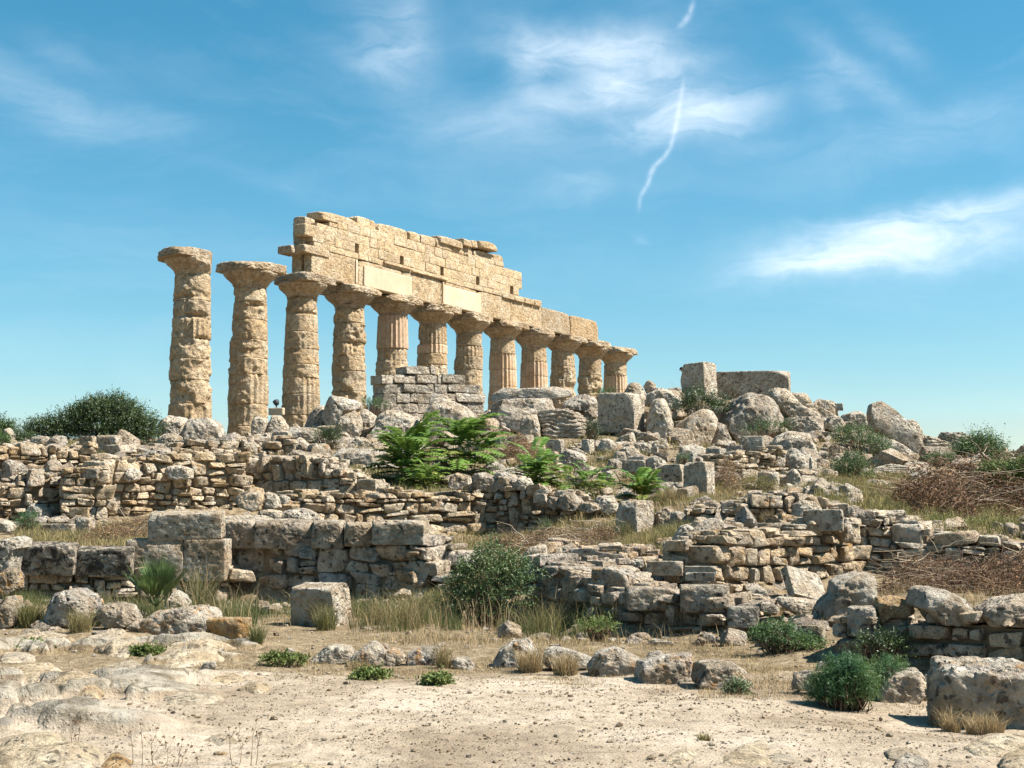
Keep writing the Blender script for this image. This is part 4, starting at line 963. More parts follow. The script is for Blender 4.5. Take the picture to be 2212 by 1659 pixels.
rock('C', '855,930 880,892 1000,888 1060,940 1040,1010 960,1050 880,1000', 31, 'flat pale stone behind the knee high cube', 'pale', **tt)
rock('C', '1020,900 1060,858 1160,850 1180,900 1100,920', 34.5, 'pale low stone among the fern leaves', 'pale', **tt)
rock('C', '720,1000 760,930 880,950 890,1000 800,1030', 30.8, 'flat tan slab beside the wedge shaped stone', 'tan', **tt)
# ------------------------------------------------------------------ dry stone walls
gw = dict(group='dry stone walls of the ruined houses')
wall('rubble_wall', 'front wall of rough rubble under a row of big dark blocks', 'O', [(480, 1300, 1172, 27.2), (600, 1305, 1175, 26.8), (745, 1305, 1176, 26.4), (925, 1285, 1172, 25.8)], T=1.35, mat='rubbledark', seed=3, hs=(.15, .33), **gw, blocks=[
    dict(fr='O', x0=478, x1=556, yt=1124, yb=1180, Y=26.9, yaw=-4, tilt=(6, 0), mat='block', dep=1.2), dict(fr='O', x0=552, x1=678, yt=1124, yb=1181, Y=26.7, yaw=-4, tilt=(6, 0), mat='greyblack', dep=1.3),
    dict(fr='O', x0=672, x1=748, yt=1126, yb=1182, Y=26.4, yaw=-4, tilt=(6, 0), mat='greyblack', dep=1.2, p=13), dict(fr='O', x0=742, x1=806, yt=1130, yb=1178, Y=26.2, yaw=-4, tilt=(6, 0), mat='block', dep=1.3, p=13),
    dict(fr='O', x0=803, x1=926, yt=1124, yb=1176, Y=25.8, yaw=8, mat='block', dep=1.2)])
wall('rubble_wall', 'low stepped wall end going right from the front wall', 'O', [(905, 1290, 1178, 25.9), (945, 1285, 1205, 26.3), (1010, 1270, 1225, 27)], T=.9, mat='rubble', seed=4, ragged=.16, **gw)
wall('rubble_wall', 'long sunlit wall behind the front wall, stacked in thin courses', 'O', [(612, 1185, 1078, 29.6), (700, 1185, 1066, 30.2), (840, 1190, 1064, 31.0), (960, 1190, 1068, 31.8), (1085, 1175, 1060, 32.6)], T=1.1, mat='rubblewarm', seed=5, hs=(.12, .3), asp=(1.2, 3.2), **gw)
wall('rubble_wall', 'shaded wall with heaped boulders continuing the sunlit wall rightward', 'O', [(1082, 1170, 1038, 32.3), (1150, 1160, 1040, 32.0), (1210, 1150, 1072, 31.8), (1320, 1140, 1090, 31.4)], T=.9, mat='rubble', seed=6, ragged=.2, **gw)
wall('rubble_wall', 'left back wall lit by the sun, right half of rounded stones', 'O', [(222, 1135, 1000, 34.4), (300, 1130, 990, 35.0), (380, 1120, 985, 35.6), (528, 1105, 978, 36.6)], T=1.3, mat='rubblewarm', seed=7, hs=(.14, .34), split=.35, **gw)
wall('rubble_wall', 'left back wall by the picture edge, lower tier crumbling', 'O', [(-140, 1145, 1030, 33.0), (-20, 1140, 1020, 33.4), (70, 1135, 1030, 33.8), (150, 1130, 1045, 34.2)], T=1.5, mat='rubble', seed=8, ragged=.22, **gw)
wall('rubble_wall', 'left back wall upper tier beneath the squared perched block', 'O', [(-140, 1050, 975, 36.4), (0, 1050, 968, 36.8), (110, 1040, 966, 37.4), (205, 1030, 962, 38.0)], T=1.5, mat='rubblewarm', seed=9, ragged=.12, hs=(.15, .32), **gw)
wall('stone_pier', 'squared pier of flat stones at the corner of the left back walls', 'O', [(147, 1140, 1013, 33.2), (224, 1140, 1010, 33.5)], T=.9, mat='rubblewarm', seed=10, hs=(.16, .34), ragged=.03, cat='stone pier')
wall('rubble_wall', 'shaded wall of large round stones with a sloping broken right end', 'O', [(524, 1105, 985, 37.4), (600, 1100, 988, 36.8), (690, 1090, 992, 36.2), (740, 1085, 1028, 36), (800, 1075, 1050, 35.8)], T=1.2, mat='rubbledark', seed=11, hs=(.2, .42), asp=(.8, 1.7), **gw)
wall('rubble_wall', 'bright tumbled stone line above the left back walls', 'O', [(262, 1005, 980, 40), (400, 1000, 968, 41.2), (560, 990, 957, 42.5), (640, 985, 962, 43)], T=1.1, mat='rubble', seed=12, ragged=.25, **gw)
wall('rubble_wall', 'right front terrace wall with pitted blocks facing the path', 'O', [(1128, 1345, 1212, 23.4), (1200, 1358, 1222, 22.3), (1270, 1368, 1260, 20.9), (1400, 1380, 1292, 20), (1570, 1385, 1290, 19.4), (1640, 1383, 1312, 19.2)], T=1.3, mat='rubbledark', seed=13, hs=(.14, .3), asp=(1.2, 2.8), **gw, blocks=[
    dict(fr='G', x0=634, x1=945, yt=362, yb=548, Y=20.8, yaw=22, mat='lichen', dep=1.0, p=13), dict(fr='G', x0=868, x1=1205, yt=485, yb=632, Y=19.9, yaw=-2, mat='greyblack', dep=1.4, p=24),
    dict(fr='G', x0=1215, x1=1548, yt=474, yb=645, Y=19.5, yaw=5, mat='greyblack', dep=1.4, p=24), dict(fr='G', x0=1528, x1=1735, yt=612, yb=745, Y=18.9, yaw=4, mat='greyblack', p=13)])
wall('rubble_wall', 'upper step of the right terrace, broken slabs in two tiers', 'O', [(1130, 1260, 1196, 24.4), (1210, 1262, 1190, 24.2), (1300, 1262, 1198, 23.9), (1420, 1262, 1212, 23.5), (1560, 1265, 1212, 22.9)], T=1.4, mat='rubble', seed=14, ragged=.2, hs=(.12, .26), asp=(1.2, 3), **gw)
wall('rubble_wall', 'sunlit honeycombed wall right of centre, deeply eroded faces', 'O', [(1548, 1300, 1165, 22.2), (1620, 1305, 1146, 22.8), (1740, 1305, 1136, 23.7), (1860, 1290, 1120, 24.6)], T=1.0, mat='rubblewarm', seed=15, hs=(.18, .36), asp=(.8, 1.7), **gw, blocks=[
    dict(fr='D', x0=365, x1=722, yt=1000, yb=1178, Y=23.8, yaw=16, mat='tan', dep=.9)])
wall('rubble_wall', 'dark wall of flat slabs descending to the right edge', 'O', [(1862, 1235, 1102, 25.0), (1960, 1235, 1118, 24.6), (2050, 1230, 1150, 24.3), (2150, 1225, 1166, 24.0), (2330, 1225, 1185, 23.4)], T=.9, mat='rubbledark', seed=16, hs=(.12, .26), asp=(1.6, 3.6), **gw)
wall('rubble_wall', 'deeply shadowed wall nearest the path at the right edge', 'O', [(1822, 1425, 1335, 16.2), (1930, 1445, 1330, 15.8), (2060, 1458, 1322, 15.4), (2212, 1465, 1318, 14.9), (2420, 1480, 1310, 14.3)], T=.8, mat='rubbledark', seed=17, hs=(.09, .2), asp=(1.2, 2.8), n=8, **gw, blocks=[
    dict(fr='H', x0=565, x1=800, yt=612, yb=800, Y=15.9, yaw=18, mat='block', dep=.9, p=13)])
wall('rubble_wall', 'short wall under the broad brown block above the ferns', 'O', [(1340, 1055, 1016, 38), (1402, 1050, 1014, 38.2)], T=.6, mat='rubbledark', seed=18, hs=(.12, .22), **gw)
wall('rubble_wall', 'low sunlit wall of thin slabs on the right slope', 'O', [(1560, 1040, 985, 40.4), (1620, 1040, 975, 41), (1692, 1040, 972, 41.6)], T=.8, mat='rubblewarm', seed=19, hs=(.1, .2), asp=(1.6, 3.5), **gw)
wall('rubble_wall', 'rubble edging along the terrace behind the honeycombed wall', 'O', [(1480, 1128, 1088, 27.9), (1600, 1135, 1090, 27.4), (1700, 1130, 1072, 27.6), (1800, 1120, 1078, 28)], T=.8, mat='rubble', seed=20, ragged=.14, hs=(.12, .28), **gw)
wall('rubble_footing', 'dark rubble footing under the black kerb and ashlar blocks', 'O', [(20, 1305, 1232, 25.35), (290, 1308, 1240, 25.8), (490, 1308, 1228, 26.3)], T=.9, mat='rubbledark', seed=31, hs=(.12, .26), **gw)
# ---- big blocks of the front wall line
fb = dict(group='big blocks of the front wall line', ground=False)
block('E', 88, 500, 205, 395, 25.2, 'long low kerb block blackened by lichen, left one of the pair', yaw=-5, mat='kerb', dep=1.0, tilt=(9, 1.5), p=24, **fb)
block('E', 478, 868, 232, 405, 25.5, 'long low kerb block blackened by lichen, right one of the pair', yaw=-5, mat='kerb', dep=1.0, tilt=(9, 0), p=24, **fb)
rock('E', '-60,290 10,150 80,138 190,188 205,220 120,240 100,380 -60,380', 24.2, 'brown pitted rock at the left end of the black kerb blocks', 'brown', **fb)
block('E', 846, 1212, 174, 440, 25.95, 'lower ashlar block with tall grass before it, left of two', yaw=0, mat='block', tilt=(2, 0), dep=.9, ncut=1, rough=.03, **fb)
block('E', 1198, 1480, 176, 440, 25.97, 'lower brownish ashlar block, right of two under the big slab', yaw=0, mat='block', tilt=(2, 0), dep=.9, ncut=1, rough=.03, **fb)
block('A', 1238, 1866, 1022, 1240, 25.9, 'big flat ashlar slab with bright top, highest of the front line', yaw=-5, mat='block', tilt=(7, -1.5), dep=1.3, rough=.03, n=34, **fb)
rock('A', '1800,1060 1990,1050 2200,1050 2300,1090 2200,1120 1850,1110', 27.3, 'thin bright slab behind the big flat ashlar slab', 'pale', depth=.8, **fb)
uu = dict(group='loose stones lying on the wall tops', ground=False)
rock('A', '1935,930 1990,870 2100,815 2170,830 2200,900 2170,1000 2100,1010 2010,980', 28.6, 'rounded stone standing on the wall top, left of two', 'rubble', pit=.08, **uu)
rock('B', '130,850 210,850 280,900 285,980 220,1010 150,960', 28.9, 'rounded stone standing on the wall top, right of two', 'tan', pit=.08, **uu)
rock('B', '260,900 310,875 365,905 350,950 280,960', 29.3, 'small pale stone at the right of the two rounded wall top stones', 'pale', **uu)
rock('B', '280,1010 400,990 500,985 590,1040 620,1110 500,1130 330,1090', 28.2, 'broad sloping stone filling the gap between the two mid walls', 'tan', depth=1., **uu)
rock('B', '100,1010 200,1000 300,1010 290,1070 150,1060', 28, 'flat rusty stone left of the broad sloping stone', 'rubble', **uu)
rock('B', '1675,800 1690,730 1760,700 1860,720 1880,780 1800,830 1690,830', 32.2, 'left stone of three heaped on the shaded wall by the ferns', 'tan', **uu)
rock('B', '1860,790 1900,710 1990,690 2090,730 2128,790 2080,860 1940,850', 32.4, 'middle stone of three heaped on the shaded wall by the ferns', 'tan', ncut=6, **uu)
rock('C', '20,760 30,700 180,698 255,730 240,800 80,850', 32.3, 'right stone of three heaped on the shaded wall by the ferns', 'tan', **uu)
rock('C', '180,800 230,735 320,740 358,800 330,835 220,840', 32, 'squarish stone stepping down right of the three heaped stones', 'tan', **uu)
rock('C', '340,850 380,798 440,800 490,860 400,880', 31.9, 'tan flat stone lower down the shaded wall', 'tan', **uu)
block('C', 345, 460, 870, 945, 31.6, 'small pale square stone on the shaded wall', yaw=15, mat='pale', **uu)
rock('C', '455,960 480,890 570,910 575,980 520,1010', 31.4, 'tan cornered stone at the right end of the shaded wall', 'tan', **uu)
rock('A', '765,580 765,545 850,538 960,550 1005,600 1000,690 1042,758 850,760 815,650', 35.6, 'tall trapezoid stone set upright in the left back wall', 'tan', depth=.6, **uu)
block('A', 555, 838, 655, 748, 33.3, 'dark lintel stone capping the corner pier', yaw=6, mat='greyblack', dep=1.2, **uu)
rock('A', '1375,700 1395,640 1480,632 1590,660 1592,740 1480,760 1420,740', 35.2, 'white sunlit stone topping the left back wall', 'pale', **uu)
rock('A', '1030,740 1040,665 1110,660 1165,690 1150,750 1080,770', 34.6, 'pale round stone left in the top course of the left back wall', 'pale', **uu)
rock('A', '1510,600 1520,560 1600,575 1700,610 1700,660 1540,660', 36.3, 'tan slab on the left back wall near the round stones', 'tan', **uu)
rock('A', '1815,640 1850,590 1960,620 1970,670 1850,680', 37, 'pale slab left of the shaded round stone wall', 'pale', **uu)
rock('A', '1910,600 1960,545 2060,550 2065,660 1990,670', 37.2, 'bright chunk topping the shaded round stone wall', 'pale', **uu)
rock('A', '155,760 165,670 300,665 360,700 350,750 200,770', 34.8, 'big flat stone over the crumbling tier at left', 'tan', **uu)
rock('A', '60,860 80,780 200,785 240,830 180,880 80,890', 33.9, 'grey brown stone in the crumbling tier at left', 'brown', **uu)
rock('A', '245,980 280,950 400,990 415,1060 300,1080 240,1050', 33.2, 'rounded brown stone low in the crumbling tier', 'brown', **uu)
block('A', 578, 740, 985, 1060, 33.0, 'yellow ochre stone at the foot of the corner pier', yaw=3, mat='orange', dep=.6, **uu)
block('A', 620, 775, 1070, 1200, 31.5, 'grey block sunk in dry grass below the ochre stone', yaw=8, mat='block', **{**uu, 'ground': True})
block('A', 340, 620, 1120, 1220, 31, 'long low block hidden in grass left of the grey sunken block', yaw=5, mat='block', **{**uu, 'ground': True})
rock('A', '-40,1180 -20,1110 60,1092 125,1130 110,1180', 30, 'pale stone at the left edge beside the grass', 'pale', **{**uu, 'ground': True})
rock('G', '1275,230 1300,130 1400,50 1480,43 1560,100 1645,180 1620,250 1400,280', 23.6, 'large honeycombed dome stone on the right terrace', 'brown', pit=.12, n=28, **uu)
block('G', 1100, 1300, 192, 300, 22.8, 'dark pitted loaf shaped block left of the honeycombed dome', yaw=10, mat='greyblack', p=13, dep=1.2, **uu)
rock('G', '1210,100 1270,80 1320,110 1290,160 1180,190 1170,160', 24, 'tan flake resting against the honeycombed dome', 'tan', **uu)
rock('G', '195,290 250,230 350,205 375,260 330,300 230,310', 23.8, 'pale split stone at the left of the right terrace', 'pale', **uu)
rock('G', '370,290 420,240 540,195 560,240 480,300 390,330', 24, 'lichened wedge on the right terrace near the olive bush', 'lichen', **uu)
block('G', 505, 700, 236, 335, 23.7, 'pitted grey block on the right terrace, left of the reddish slab', yaw=18, mat='greyblack', **uu)
block('G', 665, 860, 268, 345, 23.2, 'tilted dark faced slab on the right terrace', yaw=8, mat='brown', tilt=(0, 8), **uu)
block('G', 700, 900, 240, 290, 23.9, 'pinkish slab behind the tilted dark faced slab', yaw=5, mat='lichen', **uu)
rock('G', '870,350 890,310 980,305 990,350 920,370', 23, 'small dark stone between slab and blocks on the right terrace', 'brown', **uu)
block('G', 1000, 1245, 318, 410, 22.3, 'flat weathered slab in front of the dark loaf shaped block', yaw=12, mat='block', **uu)
block('G', 1250, 1460, 350, 400, 21.6, 'upper thin slab of the stack beside the honeycombed wall', yaw=15, mat='tan', **uu)
block('G', 1255, 1450, 392, 445, 21.3, 'lower thin slab of the stack beside the honeycombed wall', yaw=12, mat='tan', **uu)
rock('G', '215,410 240,340 350,330 370,400 300,440', 23.2, 'rounded tan stone near the olive bush on the terrace edge', 'tan', **uu)
rock('G', '350,520 360,410 420,365 475,400 465,520', 22.4, 'upright cracked stone in the terrace edge by the olive bush', 'block', **uu)
rock('D', '835,1100 850,1040 940,1000 990,1030 985,1100 900,1130', 24.8, 'pitted lump on the corner of the dark slab wall', 'greyblack', pit=.12, **uu)
rock('D', '1025,1100 1030,1050 1110,1010 1230,1005 1255,1080 1150,1110', 25.2, 'tan block stepped down on the dark slab wall', 'tan', **uu)
rock('D', '730,1030 745,980 790,972 812,1030 800,1060', 24.8, 'small dark pointed stone near the dark slab wall', 'brown', **uu)
# ---- right foreground
fr_ = dict(group='loose stones at the foot of the right walls')
block('H', 165, 440, 372, 585, 20.3, 'tilted pale slab leaning on the honeycombed wall', yaw=-42, tilt=(-30, 14), dep=.28, mat='pale', ncut=1, rough=.03, pit=.04, ground=False, **fr_)
rock('H', '135,570 150,550 260,555 385,575 395,660 250,665 160,610', 19.3, 'pale flat stone beneath the tilted slab', 'pale', **fr_)
rock('H', '385,620 480,530 500,410 570,393 700,400 775,430 755,560 690,610 560,700 400,680', 18.2, 'dark honeycombed boulder right of the tilted slab', 'brown', pit=.13, n=26, **fr_)
rock('H', '1000,600 1050,500 1120,478 1220,510 1330,580 1395,660 1370,730 1150,720 1090,640', 15.3, 'large sloping stone on top of the deeply shadowed wall', 'block', n=26, depth=1.1, ground=False, **fr_)
rock('H', '1390,640 1450,600 1600,560 1780,540 1900,560 1900,720 1700,740 1500,720', 15.0, 'broad dark stone right of the large sloping stone', 'block', depth=1.2, ground=False, **fr_)
rock('H', '790,720 830,680 930,680 1000,640 1000,560 900,545 790,560 770,640', 15.9, 'orange stained flat stones on the shadowed wall top', 'orange', ground=False, **fr_)
block('H', 238, 440, 736, 850, 17, 'small shaded block beside the low green herb', yaw=22, mat='block', **fr_)
rock('H', '15,640 30,598 120,595 145,640 80,660', 19, 'little dark stone left below the tilted slab', 'brown', **fr_)
rock('H', '-20,560 0,500 60,495 85,560 40,590', 20.4, 'pale stone at the left of the tilted slab', 'pale', **fr_)
# ---- left foreground
lf = dict(group='boulders beside the path at left')
rock('E', '-40,480 10,400 30,355 90,348 132,420 132,490 60,550 -40,540', 23, 'brown boulder at the left edge, upper of two', 'lichen', **lf)
rock('E', '-40,650 20,560 110,548 132,610 105,730 40,770 -40,760', 20.4, 'ochre boulder at the left edge, lower of two', 'lichen', **lf)
rock('E', '285,620 330,530 430,498 580,498 632,560 645,650 570,720 370,740 305,700', 20.2, 'low boulder dappled with orange lichen', 'lichen', p=13, **lf)
rock('E', '625,670 680,600 780,588 862,610 895,690 820,740 700,740', 19.7, 'dark pitted stone in front of the dwarf palm', 'greyblack', pit=.1, **lf)
rock('E', '895,720 950,640 1100,640 1280,608 1392,625 1412,700 1340,800 1290,850 1180,820 1000,780', 18.2, 'white lichened boulder right of the dwarf palm', 'lichen', p=13, n=26, **lf)
block('E', 1342, 1625, 686, 855, 17.6, 'broken orange brick like block beside the white boulder', yaw=12, mat='orange', dep=.8, rough=.06, **lf)
rock('E', '1075,620 1130,500 1195,540 1232,590 1205,630 1100,640', 21, 'pale stone standing between palm and grass', 'pale', **lf)
block('F', 292, 680, 474, 735, 21.4, 'cube of limestone with sunlit top alone before the front wall', yaw=21, tilt=(9, 0), mat='tan', dep=.85, n=30, rough=.03, p=40, **lf)
# ---- row of border stones
bs = dict(group='row of stones bordering the path')
rock('F', '400,980 480,905 540,868 640,862 715,895 690,960 560,985', 16.3, 'smooth white stone at the left end of the border row', 'pale', **bs)
rock('F', '655,985 720,910 800,850 860,842 905,900 870,985 750,1000', 16.0, 'pitted grey border stone in dry grass, next to the white one', 'lichen', pit=.12, **bs)
rock('F', '860,985 890,900 950,880 1040,905 1030,960 940,1000', 16.1, 'pitted border stone second from the white one', 'lichen', pit=.12, **bs)
rock('F', '1010,960 1060,910 1150,872 1250,880 1270,940 1180,1000 1040,985', 16.2, 'weathered border stone with yellow lichen and black spots', 'lichen', pit=.1, **bs)
rock('F', '1315,970 1370,945 1440,945 1490,1000 1470,1025 1370,1005', 15.8, 'tilted thin slab in the border row', 'pale', depth=1.2, **bs)
rock('G', '15,980 60,890 140,840 240,828 290,870 300,960 250,1010 40,1010', 16.0, 'grey cracked border stone wrapped in dry grass', 'lichen', pit=.1, **bs)
rock('G', '330,980 350,890 420,875 520,900 640,940 640,990 420,1020', 15.7, 'low flat border stone overgrown with straw', 'pale', **bs)
rock('G', '625,1000 680,930 730,890 820,883 960,910 965,980 900,1060 780,1075 640,1050', 15.0, 'rust stained border stone, left of the three largest', 'lichen', **bs)
rock('G', '1000,950 1030,910 1090,900 1125,930 1100,960', 15.2, 'small round stone peeping behind the flat topped border stone', 'pale', **bs)
rock('G', '915,1010 940,975 1100,940 1300,920 1318,1000 1300,1090 1100,1115 960,1110', 14.4, 'flat topped border stone, middle of the three largest', 'lichen', p=36, **bs)
rock('G', '1310,1080 1325,960 1400,955 1560,985 1650,1040 1680,1110 1600,1150 1450,1155 1320,1110', 14.0, 'sloping border stone with an orange lichened edge, right of the three largest', 'lichen', **bs)
rock('H', '232,1125 250,1050 330,1035 440,1045 470,1090 400,1150 260,1150', 13.4, 'pitted black spotted border stone behind the green fennel', 'greyblack', pit=.12, **bs)
rock('H', '765,1220 800,1100 900,1040 1050,1025 1100,1080 1060,1180 980,1260 800,1265', 13.2, 'black and white lichened border boulder right of the fennel', 'greyblack', pit=.12, n=26, **bs)
rock('H', '1060,1110 1110,1060 1180,1070 1220,1120 1150,1160 1080,1150', 13.6, 'small pale stone between boulder and the biggest border block', 'pale', **bs)
block('H', 1115, 1960, 1000, 1400, 12.1, 'biggest border block at the right edge, orange lichen along its top', yaw=10, tilt=(10, 3), dep=.9, mat='lichen', rough=.14, pit=.22, ncut=9, n=44, cat='boulder', name='boulder', **bs)
# ---- bedrock
F_ = flat
flat('E', '0,870 60,830 200,780 400,765 500,790 450,840 300,870 100,880', 'flat grey rock below the lichened boulder, farthest at left', .12)
flat('E', '540,880 700,822 830,808 920,850 905,905 830,955 700,940', 'flat pale rock with a dark cavity, in front of the dwarf palm', .22)
flat('E', '945,945 1050,900 1250,858 1450,850 1535,900 1450,955 1250,1005 1080,1015', 'wide smooth grey rock before the orange brick block', .16)
flat('E', '0,935 120,918 240,922 235,968 20,975', 'thin grey rock strip at left behind the pale ledge', .08)
flat('E', '-40,1010 200,988 420,1050 500,1100 200,1125 -40,1090', 'pale rock ledge at the left edge', .12)
flat('E', '560,1035 650,1000 850,988 1000,1038 1100,1078 1250,1088 1300,1135 1000,1155 700,1125', 'long white rock ledge in the middle of the bare rock', .14)
flat('E', '270,1185 330,1110 500,1093 620,1100 725,1195 600,1225 400,1215', 'humped rock with a dark hole under its lip', .17)
flat('E', '1310,1095 1450,1058 1590,1048 1595,1095 1480,1125 1350,1112', 'small white rock right of the long white ledge', .1)
flat('E', '1540,1155 1600,1110 1700,1108 1730,1150 1650,1185', 'small pale rock at the right end of the bare rock', .08)
flat('E', '150,1275 220,1240 400,1250 600,1240 770,1280 650,1322 400,1312', 'low rock with a dark left edge near the sand', .09)
flat('E', '1000,1190 1200,1165 1400,1180 1450,1225 1250,1260 1050,1235', 'worn rock patch almost level with the path', .05)
flat('E', '-60,1480 120,1458 270,1468 400,1510 560,1560 665,1605 550,1690 -60,1700', 'large white rock in the bottom left corner', .12)
flat('E', '1300,1475 1380,1440 1500,1448 1525,1490 1400,1515', 'small white stone embedded in the sandy path', .06)
flat('E', '650,1660 672,1598 740,1588 850,1640 900,1690 660,1700', 'mossy brown stone at the bottom edge', .12, 'orange')
flat('F', '120,1655 250,1632 450,1628 560,1655 500,1700 150,1700', 'flat white rock showing at the bottom edge left of centre', .05)
flat('G', '1110,1610 1180,1555 1280,1548 1320,1590 1230,1640', 'pale flat rock by a tuft at bottom right of centre', .06)
flat('G', '1500,1600 1600,1530 1760,1480 1850,1540 1750,1660 1520,1650', 'pale worn rock hump at bottom right', .07)
flat('H', '1330,1520 1450,1460 1650,1445 1850,1480 1850,1580 1600,1600 1400,1580', 'flat grey rock right of the path under the biggest block', .09)
flat('H', '1540,1660 1600,1600 1750,1575 1900,1600 1900,1750 1600,1740', 'smooth grey rock in the bottom right corner', .1)
flat('H', '810,1560 900,1530 1020,1560 1090,1610 950,1610 850,1590', 'narrow pale rock rib in the path at right', .05)
flat('H', '905,1640 950,1610 1080,1630 1100,1700 920,1700', 'dark pitted rock at the bottom edge right', .1, 'greyblack')
flat('H', '40,1600 120,1560 250,1580 300,1640 120,1660', 'pale low rock in the path at bottom', .04)
# ------------------------------------------------------------------ plants
def rnds(seed): return np.random.default_rng(seed)
def unitv(a): return a / np.maximum(np.linalg.norm(a, axis=-1, keepdims=True), 1e-9)
def leaves(C, D, Nn, L, W):
    """kite leaves: base C, direction D, side from normal Nn"""
    S = unitv(np.cross(D, Nn)); L = np.asarray(L).reshape(-1, 1); W = np.asarray(W).reshape(-1, 1)
    up = np.cross(S, D)
    V = np.stack([C, C + D * L * .45 + S * W * .5 + up * W * .12, C + D * L, C + D * L * .45 - S * W * .5 + up * W * .12], 1).reshape(-1, 3)
    return V, np.arange(len(V)).reshape(-1, 4)
def tubes(Pl, rad, sides=3):
    """Pl (N,K,3) polylines, rad (N,) base radius tapering"""
    N, K, _ = Pl.shape
    T = unitv(np.gradient(Pl, axis=1)); ref = np.where(np.abs(T[..., 2:]) > .9, np.array([1., 0, 0]), np.array([0, 0, 1.]))
    A = unitv(np.cross(T, ref)); B = np.cross(T, A)
    tap = np.linspace(1, .35, K)[None, :, None, None] * np.asarray(rad).reshape(-1, 1, 1, 1)
    an = np.arange(sides) * 2 * math.pi / sides
    ring = Pl[:, :, None, :] + tap * (A[:, :, None, :] * np.cos(an)[None, None, :, None] + B[:, :, None, :] * np.sin(an)[None, None, :, None])
    V = ring.reshape(-1, 3); idx = np.arange(N * K * sides).reshape(N, K, sides)
    a = idx[:, :-1]; b = idx[:, 1:]
    Q = np.stack([a, np.roll(a, -1, 2), np.roll(b, -1, 2), b], -1).reshape(-1, 4)
    return V, Q
def blades(B, h, w, rg, lean=.5, droop=.35):
    N = len(B); an = rg.uniform(0, 2 * math.pi, N); d = np.stack([np.cos(an), np.sin(an), np.zeros(N)], 1)
    a2 = rg.uniform(0, 2 * math.pi, N); s = np.stack([np.cos(a2), np.sin(a2), np.zeros(N)], 1)
    ln = rg.uniform(.1, lean, N)[:, None]; h = h[:, None]; w = np.asarray(w).reshape(-1, 1) * np.ones((N, 1))
    up = np.array([0, 0, 1.])
    m = B + up * h * .55 + d * h * ln * .35; t = B + up * h * (1 - droop * ln) + d * h * ln
    V = np.stack([B - s * w, B + s * w, m + s * w * .7, m - s * w * .7, t], 1).reshape(-1, 3)
    k = np.arange(N)[:, None] * 5
    return V, k + np.array([[0, 1, 2, 3]]), k + np.array([[3, 2, 4]])
def scatter(u0, u1, Y0, Y1, n, rg, clump=1.2, thr=0., seed=0):
    u = rg.uniform(u0, u1, n * 3); Y = np.sqrt(rg.uniform(Y0 ** 2, Y1 ** 2, n * 3)); x = (u - CX) / F * Y
    if thr > -1:
        nz = fbm(np.stack([x * clump, Y * clump, np.zeros(len(x))], 1), 3, seed + 11); ok = nz > thr + rg.normal(0, .12, len(x))
        x, Y = x[ok], Y[ok]
    return x[:n], Y[:n]
def grass(name, label, zones, mat, seed, w=.006, lean=.6):
    rg = rnds(seed); PV, PQ, PT, off = [], [], [], 0
    for z in zones:
        u0, u1, Y0, Y1, n, h0, h1 = z[:7]; n = int(n * 1.5); thr = z[7] if len(z) > 7 else 0.
        x, y = scatter(u0, u1, Y0, Y1, n, rg, 1.6, thr, seed)
        if not len(x): continue
        B = np.stack([x, y, H(x, y) - .01], 1); h = rg.uniform(h0, h1, len(x)) * rg.uniform(.5, 1, len(x))
        V, Q, T = blades(B, h, rg.uniform(.35, .8, len(x)) * w * np.clip(Y0 / 20, .7, 1.6), rg, lean)
        PV.append(V); PQ.append(Q + off); PT.append(T + off); off += len(V)
    o = obj(name, np.vstack(PV), np.vstack(PQ), np.vstack(PT), mat=M[mat], base=(0, 0, 0)); o['kind'] = 'stuff'
    if label: o['label'] = label
    return o
def lobes_of(fr, lobes, Y, dep):
    out = []
    for x, y, rx, ry in lobes:
        a = px(fr, x, y); sc = FR[fr][2] * 1.13020 if fr != 'O' else 1.
        m = Y / F; out.append((P(a[0], a[1], Y), rx / sc * m, dep * rx / sc * m, ry / sc * m))
    return out
